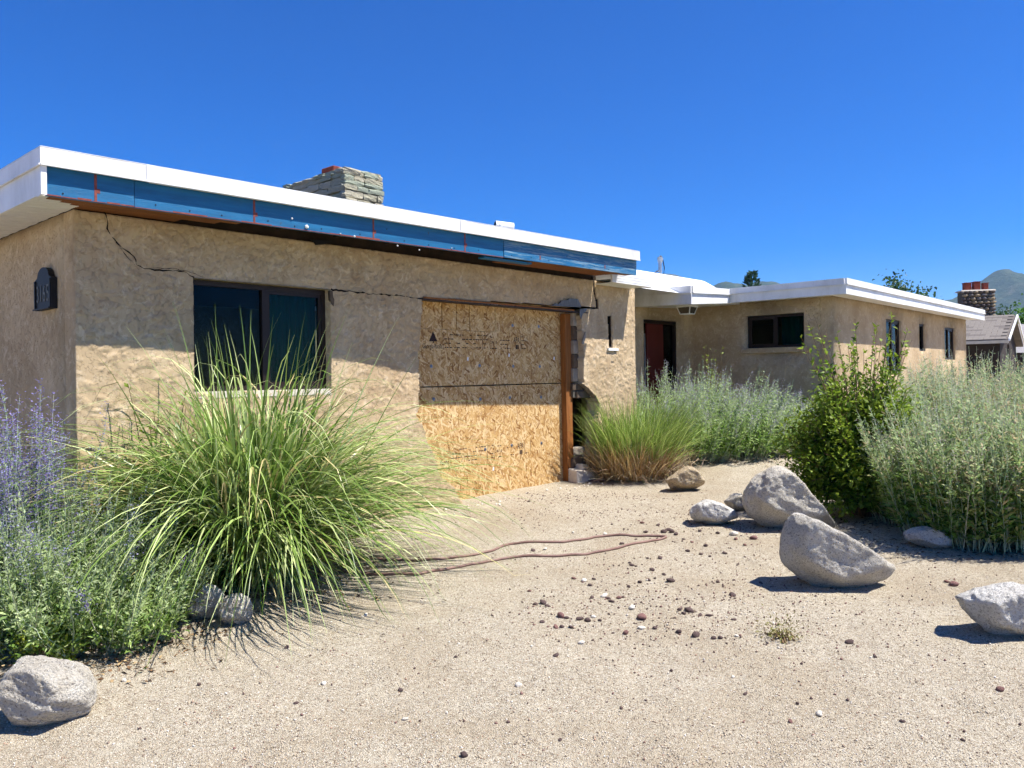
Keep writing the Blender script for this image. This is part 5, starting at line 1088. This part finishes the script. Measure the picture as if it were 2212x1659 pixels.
    for a, w_, h in ((.16 * cw, .21 * cw, .36), (.45 * cw, .19 * cw, .40), (.74 * cw, .14 * cw, .32)):
        MB().hexa([Y(a, .3, top + .06), Y(a + w_, .3, top + .06), Y(a + w_, .65, top + .06), Y(a, .65, top + .06), Y(a, .3, top + .06 + h), Y(a + w_, .3, top + .06 + h), Y(a + w_, .65, top + .06 + h), Y(a, .65, top + .06 + h)]).build('flue_pot', BRICK, chm, .012)
        MB().hexa([Y(a - .015, .28, top + .06 + h), Y(a + w_ + .015, .28, top + .06 + h), Y(a + w_ + .015, .67, top + .06 + h), Y(a - .015, .67, top + .06 + h), Y(a - .015, .28, top + .1 + h), Y(a + w_ + .015, .28, top + .1 + h), Y(a + w_ + .015, .67, top + .1 + h), Y(a - .015, .67, top + .1 + h)]).build('flue_rim', BRICK, chm)
    # further grey roof at the right edge
    q = P3(2188, 762, 44); t_ = P3(2188, 700, 47); r2 = empty('far_house', (q.x, q.y, .45)); tag(r2, 'far house showing a plain grey roof at the right edge', 'house')
    dz = q.z - .45; rz2 = t_.z - .45; W_ = 9
    MB().add([(0, 0, dz), (W_, 0, dz), (W_, 3.2, rz2), (0, 3.2, rz2), (0, 6.4, dz), (W_, 6.4, dz)], [(0, 1, 2, 3), (3, 2, 5, 4)]).build('roof', mat_simple('far_shingle', lin(128, 124, 124), lin(150, 146, 146), 4, .95, .01, 20, stretch=(1, 4, 1)), r2)
    MB().add([(.3, .3, 0), (W_ - .3, .3, 0), (W_ - .3, 6.1, 0), (.3, 6.1, 0), (.3, .3, dz), (W_ - .3, .3, dz), (W_ - .3, 6.1, dz), (.3, 6.1, dz), (.3, 3.2, rz2 - .1), (W_ - .3, 3.2, rz2 - .1)], [(0, 1, 5, 4), (2, 3, 7, 6), (1, 2, 6, 9, 5), (3, 0, 4, 8, 7)]).build('wall', sid, r2)
neighbour()

# ================================================================== mountains and air
def mountains():
    D = 3000.; prof = [(-900, 700), (300, 660), (900, 600), (1300, 590), (1400, 588), (1443, 590), (1455, 589), (1475, 596), (1510, 612), (1540, 615), (1558, 607), (1568, 605), (1590, 611), (1610, 613), (1640, 605), (1665, 605), (1700, 618), (1760, 640), (1850, 650), (1950, 655), (2030, 648), (2046, 645), (2066, 640), (2085, 628), (2120, 606), (2150, 585), (2165, 580), (2180, 581), (2200, 590), (2215, 592), (2260, 575), (2330, 560), (2500, 600), (2900, 640)]
    px_ = np.array([[*P3(x, y, D)] for x, y in prof]); xs = np.linspace(-3300, 3300, 420); ridge = np.interp(xs, px_[:, 0], px_[:, 2]); ts = np.linspace(-1, 1, 70)
    X, T = np.meshgrid(xs, ts); Rz = np.tile(ridge, (len(ts), 1)); prof_ = np.where(T < 0, (1 - np.abs(T)) ** .9, (1 - T) ** .9); Yv = D + T * 780
    nz = (fbm(X / 170, Yv / 260, 61, 5) - .5) * 2; rid = 1 - np.abs(fbm(X / 240 + 3, Yv / 500, 67, 4) * 2 - 1)
    Z = Rz * prof_ * (1 - (1 - np.exp(-(T * 5) ** 2)) * (.35 - .35 * rid)) + nz * 34 * np.sin(np.clip(1 - np.abs(T), 0, 1) * math.pi) ** .7 + (fbm(X / 28, Yv / 40, 71, 3) - .5) * 12 * (1 - np.abs(T)); Z = np.maximum(Z, -1)
    V = np.stack([X.ravel(), Yv.ravel(), Z.ravel()], 1); ny, nx = X.shape; i = np.arange(nx * ny).reshape(ny, nx); Q = np.stack([i[:-1, :-1], i[:-1, 1:], i[1:, 1:], i[1:, :-1]], -1).reshape(-1, 4)
    t = NT('mountain_slope'); c = t.ramp(t.noise(.012, 7, .7), [(.38, lin(42, 58, 44)), (.5, lin(60, 76, 56)), (.62, lin(84, 90, 70)), (.72, lin(124, 116, 98))])
    tag(mesh_np('mountains', V, Q, t.fin(c, .95, t.bump(t.noise(.05, 6, .7), 12), .05), smooth=True), kind='structure')
mountains()
def haze():
    o = MB().box((-4300, -260, -6), (4300, 4300, 470)).build('haze', None); tag(o, 'thin clear summer air in front of the mountains', 'haze', kind='stuff')
    m = bpy.data.materials.new('haze_air'); m.use_nodes = True; nt = m.node_tree; nt.nodes.clear(); ou = nt.nodes.new('ShaderNodeOutputMaterial'); v = nt.nodes.new('ShaderNodeVolumePrincipled')
    v.inputs['Color'].default_value = (.5, .72, 1, 1); v.inputs['Density'].default_value = 9e-5; v.inputs['Anisotropy'].default_value = .2; nt.links.new(v.outputs[0], ou.inputs['Volume']); o.data.materials.append(m); o.display_type = 'WIRE'
haze()
